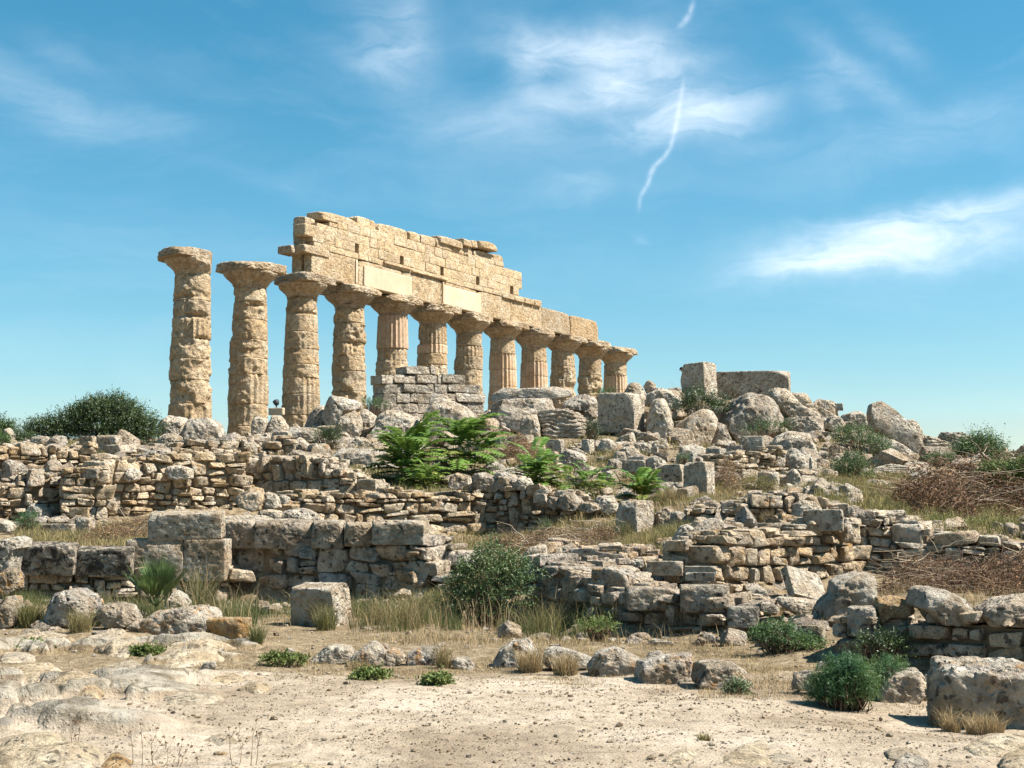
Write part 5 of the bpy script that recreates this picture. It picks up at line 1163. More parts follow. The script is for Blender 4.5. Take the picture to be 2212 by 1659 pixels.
def shrub(label, fr, lobes, Y, mat, n, leaf=.05, shoot=.22, dep=.9, seed=1, cat='shrub', name='shrub', group=None, aspect=.38, spiky=.6, per=11, stems=14, base=None, mat2=None, upb=.5):
    """lobed bush: leafy shoots pointing out of each lobe, woody stems from the base"""
    rg = rnds(seed); LB = lobes_of(fr, lobes, Y, dep)
    vol = np.array([(a * b * c) ** (2 / 3) for _, a, b, c in LB]); vol /= vol.sum()
    zmin = min(c[2] - rz for c, _, _, rz in LB); cx = np.mean([c[0] for c, *_ in LB]); cy = np.mean([c[1] for c, *_ in LB])
    gz = float(H(cx, cy)[0]); bz = min(gz, zmin + .1) if base is None else base
    o = empty(name, (cx, cy, bz), label, cat, group)
    Cs, Ds, Tip = [], [], []
    for (c, rx, ry, rz), f in zip(LB, vol):
        k = max(4, int(n * f)); d = unitv(rg.normal(size=(k, 3))); r = rg.uniform(.25, 1., k) ** .5
        d[:, 2] = np.where(d[:, 2] < -.5, -d[:, 2], d[:, 2])
        e = np.array([rx, ry, rz]); lump = 1 + .5 * fbm(d * 2.4 + seed, 3, seed)
        p = c + d * e * (r * lump)[:, None] * .92
        Cs.append(p); Ds.append(unitv(d + np.array([0, 0, upb]) + rg.normal(0, spiky * .6, (k, 3))))
    C = np.vstack(Cs); D = np.vstack(Ds); L = shoot * rg.uniform(.5, 1.3, len(C)) * np.where(rg.random(len(C)) < .06, 1.8, 1.)
    t = np.linspace(.05, 1, per); K = len(C)
    pos = C[:, None] + D[:, None] * (L[:, None] * t[None])[..., None]
    pos[..., 2] -= (.15 * L[:, None] * t[None] ** 2)
    az = rg.uniform(0, 6.28, (K, per)); A = unitv(np.cross(D, rg.normal(size=(K, 3)))); Bv = np.cross(D, A)
    side = A[:, None] * np.cos(az)[..., None] + Bv[:, None] * np.sin(az)[..., None]
    ld = unitv(D[:, None] * .55 + side)
    V, Q = leaves(pos.reshape(-1, 3), ld.reshape(-1, 3), unitv(rg.normal(size=(K * per, 3)) + np.array([0, 0, 1.2])), leaf * rg.uniform(.6, 1.25, K * per), leaf * aspect * rg.uniform(.8, 1.2, K * per))
    keep = V.reshape(-1, 4, 3)[:, :, 2].min(1) > (gz if base is None else base) - .05
    V = V.reshape(-1, 4, 3)[keep].reshape(-1, 3); Q = np.arange(len(V)).reshape(-1, 4)
    if mat2:
        mi = (rg.random(len(Q)) < .4).astype(int); obj('foliage', V, Q, mats=[M[mat], M[mat2]], midx=mi, parent=o)
    else: obj('foliage', V, Q, mat=M[mat], parent=o)
    idx = rg.integers(0, K, stems * 8); s = np.linspace(0, 1, 5)[None, :, None]
    b0 = np.array([cx, cy, bz - .05]) + rg.normal(0, .04, (len(idx), 3)) * np.array([1, 1, 0]); e = C[idx]
    b0[:, :2] += (e[:, :2] - b0[:, :2]) * .55
    pl = b0[:, None] * (1 - s) + e[:, None] * s + np.sin(s * 3.14) * rg.normal(0, .05, (len(idx), 1, 3))
    V, Q = tubes(pl, np.full(len(idx), .010)); obj('stem', V, Q, mat=M['twig'], parent=o)
    return o
def fern(label, fr, x, yb, w, h, Y, seed, fronds=9, stemsn=3, yellow=.3, group='young feathery leaved trees among the ruins'):
    """young tree of heaven: stems carrying arching pinnate leaves"""
    rg = rnds(seed); a = px(fr, x, yb); base = P(a[0], a[1], Y); sc = FR[fr][2] * 1.1302; Hh = 1.18 * h / sc * Y / F; Wd = w / sc * Y / F
    o = empty('feathery_sapling', base, label, 'sapling', group)
    LV = {0: [], 1: []}; SV = []
    fronds = int(fronds * 1.35)
    for k in range(stemsn):
        b = base + np.array([rg.uniform(-.22, .22) * Wd, rg.uniform(-.2, .2) * Wd, -.05])
        top = b + np.array([rg.uniform(-.18, .18) * Wd, rg.uniform(-.12, .12) * Wd, Hh * rg.uniform(.45, .74)])
        s = np.linspace(0, 1, 6)[:, None]; st = b * (1 - s) + top * s; SV.append((st, .016))
        for j in range(fronds):
            tt = .25 + .75 * (j + rg.random()) / fronds; st0 = b + (top - b) * tt
            an = j * 2.4 + rg.uniform(-.4, .4); el = rg.uniform(.15, .8) + .6 * (tt - .4)
            L = Hh * rg.uniform(.55, .8); d = np.array([math.cos(an) * math.cos(el), math.sin(an) * math.cos(el), math.sin(el)])
            q = np.linspace(0, 1, 15)[:, None]; rc = st0 + d * L * q - np.array([0, 0, 1.]) * L * .38 * q ** 2.2
            SV.append((rc[::3][:5] if False else rc[[0, 3, 6, 9, 12, 14]], .006))
            T = unitv(np.gradient(rc, axis=0)); S = unitv(np.cross(T, np.array([0, 0, 1.]))); up = np.cross(S, T)
            C, D, N_ = [], [], []
            for sg in (1, -1):
                C.append(rc[2:]); D.append(unitv(S[2:] * sg + T[2:] * .38 - up[2:] * .18 + rg.normal(0, .06, (13, 3)))); N_.append(up[2:])
            ll = L * .25 * np.concatenate([np.sin(np.linspace(.8, 2.75, 13))] * 2)
            V, _ = leaves(np.vstack(C), np.vstack(D), np.vstack(N_), ll, ll * .40)
            LV[1 if rg.random() < yellow and tt < .6 else 0].append(V)
    V = np.vstack(LV[0] + LV[1]); n0 = sum(len(v) for v in LV[0]) // 4; Q = np.arange(len(V)).reshape(-1, 4)
    obj('foliage', V, Q, mats=[M['fern'], M['fernyellow']], midx=(np.arange(len(Q)) >= n0).astype(int), parent=o)
    VV, QQ, off = [], [], 0
    for pl, r in SV:
        v, q = tubes(pl[None], [r]); VV.append(v); QQ.append(q + off); off += len(v)
    obj('stem', np.vstack(VV), np.vstack(QQ), mat=M['weed'], parent=o)
    return o
def brush(label, zones, seed, ntw=500, nlf=5000, tl=(.4, 1.2), hgt=.5, mat='deadleaf', twm='twig', rad=.007, leaf=.05, group='heaps of cut dead brushwood', pale=10):
    """zones: (u, Y, ru(px), rY) mounds"""
    rg = rnds(seed); P0, Lf = [], []
    tot = sum(z[2] for z in zones)
    for u, Y, ru, rY in zones:
        k = int(ntw * ru / tot); m = int(nlf * ru / tot)
        for n_, store in ((k, P0), (m, Lf)):
            r = np.sqrt(rg.random(n_)); an = rg.uniform(0, 6.283, n_)
            x = (u + r * np.cos(an) * ru - CX) / F * Y; y = Y + r * np.sin(an) * rY
            z = H(x, y) + np.clip(1 - r ** 2, .08, 1) * hgt * rg.random(n_) ** .7 * (1 + .5 * fbm(np.stack([x * 1.5, y * 1.5, x * 0], 1), 2, seed))
            store.append(np.stack([x, y, z], 1))
    P0 = np.vstack(P0); Lf = np.vstack(Lf)
    c = P0.mean(0); o = empty('brush_pile', (c[0], c[1], P0[:, 2].min()), label, 'brush pile', group)
    N = len(P0); an = rg.uniform(0, 6.283, N); el = rg.normal(.05, .28, N)
    d = np.stack([np.cos(an) * np.cos(el), np.sin(an) * np.cos(el), np.sin(el)], 1); L = rg.uniform(*tl, N)
    s = np.linspace(-.5, .5, 6)[None, :, None]; bend = rg.normal(0, .06, (N, 1, 3)); kink = rg.normal(0, .022, (N, 6, 3))
    pl = P0[:, None] + d[:, None] * L[:, None, None] * s + bend * (s * s * 4 - .3) * L[:, None, None] + kink * L[:, None, None]
    V, Q = tubes(pl, rad * rg.uniform(.4, 1.3, N)); obj('twigs', V, Q, mat=M[twm], parent=o)
    k = N // 6; e2 = rg.normal(.12, .2, k); d2 = np.stack([np.cos(an[:k]) * np.cos(e2), np.sin(an[:k]) * np.cos(e2), np.sin(e2)], 1); L2 = rg.uniform(tl[1] * .6, tl[1] * 1.15, k)
    pl = P0[:k, None] + np.array([0, 0, hgt * .12]) + d2[:, None] * L2[:, None, None] * s + rg.normal(0, .015, (k, 6, 3)) * L2[:, None, None]
    V, Q = tubes(pl, rad * rg.uniform(.5, 1., k)); obj('dry_sticks', V, Q, mat=M['paletwig'], parent=o)
    dd = unitv(rg.normal(size=(len(Lf), 3)) + np.array([0, 0, -.2]))
    V, Q = leaves(Lf, dd, unitv(rg.normal(size=(len(Lf), 3))), leaf * rg.uniform(.5, 1.5, len(Lf)), leaf * .5 * rg.uniform(.5, 1.2, len(Lf)))
    obj('dead_leaves', V, Q, mat=M[mat], parent=o)
    if pale:
        i = rg.integers(0, N, pale); b = P0[i] + np.array([0, -.1, .05 + hgt * .1]); d2 = d[i] * np.array([1, .5, .6]) + np.array([0, -.1, .15])
        s = np.linspace(0, 1, 7)[None, :, None]
        pl = b[:, None] + d2[:, None] * (rg.uniform(.4, .9, pale))[:, None, None] * s + rg.normal(0, .10, (pale, 1, 3)) * np.sin(s * 3.1) + rg.normal(0, .02, (pale, 7, 3))
        for k in range(pale):
            V, Q = tubes(pl[k:k + 1], [rg.uniform(.006, .013)], 5); obj('bare_branch', V, Q, mat=M['paletwig'], parent=o)
    return o
def tuft(label, fr, x, yb, w, h, Y, mat, seed, n=160, bw=.007, cat='grass tuft', name='grass_tuft', group=None, lean=.9, mat2=None):
    n = int(n * 1.8); rg = rnds(seed); a = px(fr, x, yb); sc = FR[fr][2] * 1.1302; base = P(a[0], a[1], Y); W = w / sc * Y / F / 2; Hh = h / sc * Y / F
    r = W * .55 * np.sqrt(rg.random(n)); an = rg.uniform(0, 6.283, n); x_, y_ = base[0] + r * np.cos(an), base[1] + r * np.sin(an)
    B = np.stack([x_, y_, H(x_, y_) - .02], 1)
    V, Q, T = blades(B, Hh * rg.uniform(.25, 1.15, n), bw * rg.uniform(.35, .8, n), rg, lean, .3)
    ms = [M[mat]] + ([M[mat2]] if mat2 else []); mi = None
    if mat2: k = (rg.random(n) < .35).astype(int); mi = np.concatenate([k, k])
    o = obj(name, V, Q, T, mats=ms, midx=mi); return tag(o, label, cat, group)
# ---- bushes and shrubs
shrub('big dark green bush on the left skyline before the columns', 'A', [(880, 300, 330, 200), (640, 320, 230, 130), (1080, 330, 240, 130), (400, 350, 200, 80), (950, 190, 190, 120), (760, 220, 150, 100), (1200, 360, 130, 90), (280, 400, 130, 70), (560, 400, 260, 60), (1000, 420, 300, 60)], 51, 'bushleaf', 4600, leaf=.085, shoot=.40, seed=3, cat='bush', name='bush', dep=.8, spiky=.9)
shrub('dark bush cut by the left edge of the picture', 'A', [(30, 370, 130, 70), (-40, 420, 110, 110), (-90, 340, 140, 90)], 50, 'bushleaf', 700, leaf=.085, shoot=.3, seed=4, cat='bush', name='bush', mat2='shrubleaf')
shrub('low dark bush between leaning stone and brown pitted stone', 'A', [(190, 430, 110, 45)], 46.5, 'bushleaf', 220, leaf=.07, shoot=.25, seed=5)
shrub('light green weed at the left edge below the leaning stone', 'A', [(10, 460, 60, 60), (0, 700, 40, 60)], 43, 'shrubleaf', 160, leaf=.06, shoot=.25, seed=6)
shrub('dense dark olive bush with small leaves before the middle walls', 'F', [(1560, 480, 230, 190), (1480, 640, 230, 130), (1700, 560, 180, 190), (1600, 330, 150, 120), (1420, 520, 120, 130), (1780, 420, 110, 120)], 22.2, 'shrubleaf', 1300, leaf=.05, shoot=.2, seed=7, cat='bush', name='olive_bush', mat2='greyleaf', dep=.8, spiky=1.)
shrub('larger grey green shrub below the big leaning slab', 'D', [(820, 420, 170, 110), (960, 500, 170, 110), (720, 400, 110, 80), (1040, 560, 90, 70)], 44.5, 'shrubleaf', 800, leaf=.055, shoot=.26, seed=8, mat2='greyleaf')
shrub('smaller bright green shrub in front of the larger one', 'D', [(760, 700, 150, 120), (680, 740, 110, 90), (860, 690, 90, 90), (790, 600, 90, 60)], 39, 'shrubleaf', 620, leaf=.05, shoot=.22, seed=9, mat2='greyleaf')
shrub('feathery dark shrub at the foot of the tall top block', 'S', [(460, 295, 110, 60), (560, 315, 75, 50), (390, 315, 70, 40)], 52.6, 'bushleaf', 620, leaf=.09, shoot=.5, seed=10, aspect=.25, upb=1.0, base=4.9)
shrub('wispy green shrub against the great rounded boulder', 'S', [(830, 425, 120, 55), (930, 410, 60, 40), (760, 440, 70, 35)], 50.3, 'shrubleaf', 260, leaf=.05, shoot=.32, seed=11)
shrub('upright green shrub on the right skyline above dead brush', 'D', [(1830, 560, 160, 110), (1950, 560, 110, 90), (1720, 600, 110, 70), (1880, 480, 60, 70)], 45, 'shrubleaf', 700, leaf=.08, shoot=.5, seed=12, upb=1.3)
shrub('green shrub by the flat pale stone on the right slope', 'D', [(1500, 600, 110, 60), (1590, 620, 70, 45)], 44.3, 'shrubleaf', 260, leaf=.05, shoot=.25, seed=13)
shrub('dark green shrub growing between the stepped stones and smooth boulder', 'B', [(680, 440, 90, 80), (740, 400, 60, 70), (620, 400, 50, 50)], 47, 'bushleaf', 320, leaf=.06, shoot=.3, seed=14, aspect=.25)
shrub('dark shrub in the gap beside the very large squared block', 'C', [(830, 360, 55, 75), (860, 430, 40, 40)], 49, 'bushleaf', 160, leaf=.05, shoot=.3, seed=15)
shrub('small plants at the foot of the fourth column', 'T2', [(760, 1630, 110, 40), (690, 1620, 50, 40)], 54.8, 'shrubleaf', 150, leaf=.05, shoot=.28, seed=16)
shrub('little green tuft at the foot of the far columns, left of two', 'T3', [(1550, 1300, 60, 30)], 55, 'shrubleaf', 60, leaf=.05, shoot=.25, seed=17)
shrub('little green tuft at the foot of the far columns, right of two', 'T3', [(1665, 1275, 60, 26)], 56.5, 'shrubleaf', 60, leaf=.05, shoot=.25, seed=18)
shrub('grey green weed sprouting on the squared slope block', 'C', [(1600, 600, 50, 40)], 40.5, 'greyleaf', 70, leaf=.04, shoot=.2, seed=19)
shrub('yellow green weed beside the small brown blocks', 'D', [(170, 590, 60, 40), (60, 580, 50, 30)], 42.3, 'weed', 90, leaf=.04, shoot=.2, seed=20)
shrub('soft green shrub in the dry grass at the left', 'A', [(225, 1110, 70, 60), (190, 1170, 60, 40)], 30.5, 'fennel', 260, leaf=.05, shoot=.2, seed=21, aspect=.15)
shrub('feathery green fennel in front of the spotted border stone', 'H', [(560, 1110, 140, 110), (480, 1180, 120, 90), (640, 1150, 100, 90), (580, 1040, 90, 60)], 12.8, 'fennel', 1500, leaf=.05, shoot=.11, seed=22, aspect=.09, cat='fennel', name='fennel', per=22, stems=30)
shrub('thin feathery fennel sprigs left of the spotted boulder', 'H', [(850, 1040, 90, 50), (760, 1110, 60, 50)], 13.5, 'fennel', 220, leaf=.05, shoot=.14, seed=23, aspect=.09, cat='fennel', name='fennel', per=18)
shrub('low green herb spreading below the small shaded block', 'H', [(120, 800, 140, 60), (250, 860, 140, 45), (50, 830, 90, 60), (370, 890, 80, 35)], 16.8, 'shrubleaf', 700, leaf=.035, shoot=.13, seed=24, mat2='fennel', aspect=.3)
shrub('dark herb in the shade under the nearest wall', 'H', [(860, 880, 110, 60), (720, 880, 70, 50)], 15.5, 'bushleaf', 260, leaf=.035, shoot=.15, seed=25)
shrub('small blue green herb before the sloping border stone', 'G', [(1590, 1170, 60, 50)], 13.6, 'greyleaf', 150, leaf=.03, shoot=.1, seed=26)
shrub('small ferny plant at the foot of the right terrace wall', 'G', [(690, 760, 100, 28)], 19.2, 'weed', 130, leaf=.05, shoot=.16, seed=27, aspect=.2)
shrub('green weeds over the dead brush at the right edge', 'D', [(2080, 730, 130, 60), (2230, 700, 120, 90), (1960, 700, 90, 40)], 32.5, 'weed', 620, leaf=.07, shoot=.3, seed=28, mat2='shrubleaf')
shrub('low green weeds between brush and slab wall at right', 'D', [(1900, 1180, 260, 60), (2150, 1200, 160, 70), (1550, 1150, 160, 50)], 28, 'weed', 700, leaf=.05, shoot=.2, seed=29, mat2='olive')
shrub('straw coloured weed clump right of the tallest upright block', 'D', [(80, 850, 80, 60), (-30, 800, 70, 60)], 34.5, 'olive', 200, leaf=.06, shoot=.25, seed=30, aspect=.15)
for i, (fr, x, y, rx, ry, lab) in enumerate([('E', 215, 880, 100, 26, 'flat green creeping weed on bare rock, farthest left'), ('E', 950, 915, 100, 26, 'flat green creeping weed before the grey bedrock, right of the cavity rock'), ('F', 250, 957, 140, 18, 'flat green creeping weed left of the white border stone'), ('F', 815, 1070, 115, 22, 'dark green creeping weed in front of the border row'), ('F', 1240, 1105, 75, 22, 'pale green creeping weed right of the dark one')]):
    a = px(fr, x, y + ry); shrub(lab, fr, [(x, y, rx, ry)], ground_Y(a[1]) + .1, 'weed', 170, leaf=.035, shoot=.08, seed=40 + i, aspect=.6, cat='weed', name='creeping_weed', group='creeping weeds on the path', stems=2, upb=.2, dep=.7)
# ---- feathery saplings
fern('tallest feathery sapling, left of the pair before the drum fragment', 'B', 1330, 830, 420, 520, 38.5, 1, fronds=11, stemsn=4)
fern('broad feathery sapling in front of the drum fragment', 'B', 1800, 730, 520, 500, 40.5, 2, fronds=11, stemsn=4, yellow=.1)
fern('small feathery sapling behind the heaped wall stones', 'C', 380, 860, 520, 390, 37.2, 3, fronds=9, stemsn=4)
fern('low feathery sapling with spreading leaves in the fern strip', 'C', 700, 880, 420, 290, 35.5, 4, fronds=8, stemsn=3, yellow=.3)
fern('feathery sapling standing before the short wall', 'C', 1200, 960, 420, 330, 34.0, 5, fronds=9, stemsn=3)
fern('little feathery sapling left of the one before the short wall', 'C', 950, 890, 260, 180, 36.2, 6, fronds=7, stemsn=2, yellow=.3)
fern('feathery leaves spilling low at the foot of the left sapling', 'B', 1480, 840, 420, 260, 37.6, 7, fronds=8, stemsn=3, yellow=.5)
# ---- dwarf palm
rg = rnds(5); a = px('E', 1010, 615); pb = P(a[0], a[1], 20.6)
pal = empty('dwarf_palm', pb, 'dwarf fan palm in front of the low ashlar blocks', 'palm')
for j in range(26):
    an = rg.uniform(0, 6.283); el = rg.uniform(.7, 1.45); L = rg.uniform(.12, .38)
    d = np.array([math.cos(an) * math.cos(el), math.sin(an) * math.cos(el), math.sin(el)]); c = pb + d * L
    S = unit(np.cross(d, [0, 0, 1.])); up = np.cross(S, d); ph = np.linspace(-.62, .62, 17)
    D = d[None] * np.cos(ph)[:, None] + S[None] * np.sin(ph)[:, None] + up[None] * .1
    V, Q = leaves(np.repeat(c[None], 17, 0), unitv(D), np.repeat(up[None], 17, 0), np.full(17, .46) * (1 - .2 * np.abs(ph)) * rg.uniform(.7, 1.1, 17), np.full(17, .022))
    st, sq = tubes(np.stack([pb, pb + d * L * .5, c])[None], [.008])
    obj('fan_leaf', np.vstack([V, st]), np.vstack([Q, sq + len(V)]), mat=M['palm'], parent=pal)
# ---- heaps of brushwood
brush('great heap of dead brown brushwood at the right edge', [(2120, 33, 170, 3.2), (2260, 36, 150, 3.5), (2010, 31, 80, 2.), (2330, 31, 150, 3)], 1, 620, 20000, hgt=1.1, pale=22, leaf=.085, tl=(.6, 2.0), rad=.012)
brush('dead brushwood lying in front of the dark slab wall', [(2000, 21.5, 110, 2.0), (2150, 20, 110, 2.2), (2280, 20, 110, 2.)], 2, 520, 10000, hgt=.5, pale=18, leaf=.05)
brush('dry brushwood heap in the middle of the terrace', [(1190, 27.5, 110, 1.8), (1290, 28, 60, 1.6), (1100, 27.5, 50, 1.5)], 3, 700, 5200, hgt=.38, pale=18, mat='dryleaf', leaf=.045)
brush('dry brushwood with fallen leaves below the left back wall', [(330, 31.5, 110, 2.0), (250, 29.5, 80, 1.6), (440, 32.5, 60, 1.2)], 4, 500, 6500, hgt=.35, pale=8, mat='dryleaf', leaf=.05)
brush('rust brown dry weeds behind the broad sapling', [(1125, 44.5, 42, 1.4)], 5, 220, 2600, hgt=.8, pale=0, mat='dryleaf', leaf=.06)
brush('dry brown weeds right of the tallest upright block', [(1570, 37.5, 24, 1.2)], 6, 160, 1500, hgt=.8, pale=0, mat='dryleaf', leaf=.05)
# ---- tufts and tall grass
for i, (fr, x, yb, w, h, Y, mt, m2, n, lab) in enumerate([
    ('E', 190, 740, 220, 230, 20.6, 'olive', 'grass', 420, 'yellow green grass tuft between the two left boulders'),
    ('E', 520, 760, 240, 190, 19.4, 'olive', 'straw', 320, 'yellowish grass tuft leaning over the lichen dappled boulder'),
    ('E', 1660, 850, 130, 200, 17.6, 'grass', 'olive', 220, 'green grass tuft right of the orange brick like block'),
    ('E', 1300, 620, 260, 420, 22.0, 'grass', 'straw', 220, 'tallest grass with pale seed heads before the ashlar blocks'),
    ('F', 520, 720, 220, 220, 20.9, 'olive', 'grass', 260, 'drooping grass tuft covering the front of the limestone cube'),
    ('F', 1060, 720, 300, 330, 20.8, 'olive', 'straw', 200, 'tall dry grass left of the dense olive bush'),
    ('F', 880, 660, 280, 200, 21.6, 'olive', 'straw', 260, 'tangled grass between limestone cube and olive bush'),
    ('G', 330, 760, 420, 300, 20.4, 'olive', 'grass', 360, 'tall thin grass between olive bush and right terrace wall'),
    ('G', 1045, 815, 100, 70, 19.0, 'straw', 'olive', 120, 'small straw tuft at the foot of the right terrace wall'),
    ('G', 250, 1040, 260, 190, 15.7, 'straw', None, 420, 'dry straw tuft around the grey cracked border stone'),
    ('G', 480, 1060, 260, 180, 15.3, 'straw', None, 380, 'dry straw tuft over the low flat border stone'),
    ('F', 1280, 1020, 150, 200, 15.9, 'straw', 'olive', 200, 'dry tuft right of the yellow lichened border stone'),
    ('F', 740, 1010, 300, 90, 15.6, 'straw', None, 320, 'straw fringe under the pitted border stones'),
    ('H', 1470, 1400, 420, 180, 11.9, 'straw', None, 420, 'orange dry grass at the foot of the biggest border block'),
    ('H', 1250, 1400, 200, 200, 12.0, 'straw', None, 160, 'dry grass at the corner of the biggest border block'),
    ('G', 1380, 1640, 130, 70, 10.4, 'olive', 'straw', 120, 'small tuft beside the pale flat rock at the bottom'),
    ('C', 1480, 950, 260, 200, 33.5, 'straw', 'olive', 300, 'straw tuft beside the tallest upright block'),
    ('C', 1000, 580, 160, 180, 42.5, 'olive', 'straw', 160, 'tall grass between the pale tan boulders'),
    ('C', 1120, 1200, 200, 240, 28.0, 'grass', 'straw', 160, 'green grass in front of the knee high cube'),
    ('C', 460, 1120, 140, 180, 30.0, 'greyleaf', 'grass', 160, 'blue green grass spears by the shaded wall'),
    ('D', 80, 1060, 160, 160, 27.4, 'straw', 'olive', 220, 'pale grass over the end of the longest terrace block')]):
    tuft(lab, fr, x, yb, w, h, Y, mt, 300 + i, n=n, mat2=m2, group='grass tufts among the stones', bw=.005 if Y < 24 else .008)
grass('dry_grass', 'short dry straw covering the verge between path and walls', [(-80, 2300, 15.2, 19, 16000, .02, .10, -.1), (-80, 1700, 17, 26, 15000, .02, .09, -.05), (600, 1700, 14.0, 17.5, 9000, .02, .08, .0), (1500, 2300, 13, 16, 7000, .03, .1, 0.), (2300, 3000, 12, 20, 6000, .03, .12, 0.), (-700, -80, 16, 25, 6000, .03, .12, 0.)], 'straw', 21, .005, 1.0)
grass('dry_grass', 'matted straw litter lying flat on the verge', [(-80, 2350, 14.6, 22, 26000, .02, .05, -.25), (-80, 1700, 18, 26, 9000, .02, .06, -.2), (1500, 2350, 12.6, 16, 8000, .02, .05, -.2)], 'straw', 25, .004, 3.2)
grass('green_grass', 'green and olive grass at the foot of the front walls', [(200, 560, 20.5, 25.5, 5200, .1, .5, .05), (20, 320, 20.5, 25, 3000, .12, .4, 0.), (760, 1000, 20, 25, 3600, .08, .45, .08), (1080, 1330, 19.5, 22.5, 2500, .1, .45, .08), (560, 800, 21.5, 26, 2200, .08, .3, .05)], 'grass', 22, .006, .7)
grass('olive_grass', 'dry olive grass covering the terraces and slope', [(40, 460, 26.8, 33, 11000, .08, .35, -.2), (920, 1340, 24, 32, 9000, .08, .32, -.2), (1330, 1490, 24, 29, 3500, .1, .4, -.2), (1380, 1780, 31, 43, 9000, .08, .35, -.1), (1760, 1960, 29, 41, 8000, .08, .4, -.2), (1900, 2350, 25.5, 40, 9000, .1, .45, -.2), (800, 1400, 32.5, 46, 8000, .08, .35, -.1), (600, 830, 37, 46, 3000, .1, .3, 0.), (-60, 640, 38, 50, 6000, .1, .35, -.05), (700, 2200, 46, 54, 6000, .1, .4, 0.), (2350, 3000, 17, 45, 9000, .1, .45, -.1), (-700, -60, 25, 46, 8000, .1, .35, -.1)], 'olive', 23, .009, .8)
grass('tall_stems', 'thin tall grass stems standing before the front walls', [(220, 560, 20.5, 25, 260, .4, .9, -.5), (760, 1330, 19.5, 23.5, 420, .4, .95, -.5), (560, 760, 21, 25, 90, .3, .7, -.5), (1330, 1640, 18.3, 19.2, 90, .2, .5, -.5)], 'straw', 27, .006, .75)
grass('straw_grass', 'pale straw standing among the terraces', [(40, 460, 26.8, 33, 6000, .08, .35, -.1), (920, 1500, 24, 32, 5000, .1, .35, -.1), (1380, 1960, 31, 43, 6000, .1, .4, -.1), (1560, 1900, 18, 22, 4000, .05, .2, 0.), (1900, 2300, 17, 23.5, 3500, .05, .25, 0.), (780, 1340, 18, 23, 3000, .05, .2, .05)], 'straw', 24, .007, .9)
# ---- dried stalks in the foreground
def stalks(label, spec, seed):
    rg = rnds(seed); pts = []
    for x, yb, yt in spec:
        a = px('E', x, yb); Y = max(8.6, ground_Y(min(a[1], 1655))); b = P(a[0], a[1], Y); b[2] = 0; t = px('E', x, yt); pts.append((b, P(a[0] + rg.uniform(-8, 8), t[1], Y)))
    c = np.mean([p[0] for p in pts], 0); o = empty('dry_stalks', c, label, 'dry stalks', 'dry stalks in the foreground')
    VV, QQ, off, hd = [], [], 0, []
    for b, t in pts:
        s = np.linspace(0, 1, 6)[:, None]; pl = b * (1 - s) + t * s + np.sin(s * 3.1) * rg.normal(0, .012, 3)
        v, q = tubes(pl[None], [.0026]); VV.append(v); QQ.append(q + off); off += len(v); hd.append(t)
        for _ in range(rg.integers(1, 4)):
            k = rg.uniform(.45, .9); b2 = b + (t - b) * k; t2 = b2 + np.array([rg.uniform(-.07, .07), rg.uniform(-.05, .05), rg.uniform(.04, .11)])
            v, q = tubes(np.stack([b2, (b2 + t2) / 2 + .006, t2])[None], [.0018]); VV.append(v); QQ.append(q + off); off += len(v); hd.append(t2)
    obj('stalk', np.vstack(VV), np.vstack(QQ), mat=M['deadleaf'], parent=o)
    hd = np.repeat(np.array(hd), 9, 0); d = unitv(rg.normal(size=hd.shape) + np.array([0, 0, .7]))
    V, Q = leaves(hd, d, unitv(rg.normal(size=hd.shape)), np.full(len(hd), .017), np.full(len(hd), .007)); obj('seed_head', V, Q, mat=M['deadleaf'], parent=o)
stalks('two thin curved brown stems near the bottom left', [(470, 1510, 1355), (500, 1530, 1340), (505, 1525, 1450)], 1)
stalks('cluster of thin dry stalks with dark seed heads, bottom centre left', [(920, 1659, 1380), (990, 1690, 1480), (1060, 1690, 1500), (1005, 1690, 1560), (1150, 1690, 1510), (1165, 1690, 1580), (860, 1660, 1430)], 2)
stalks('pair of taller dry stalks with seed heads right of the cluster', [(1505, 1659, 1400), (1550, 1690, 1440), (1625, 1659, 1410), (1660, 1640, 1430), (1290, 1690, 1600)], 3)
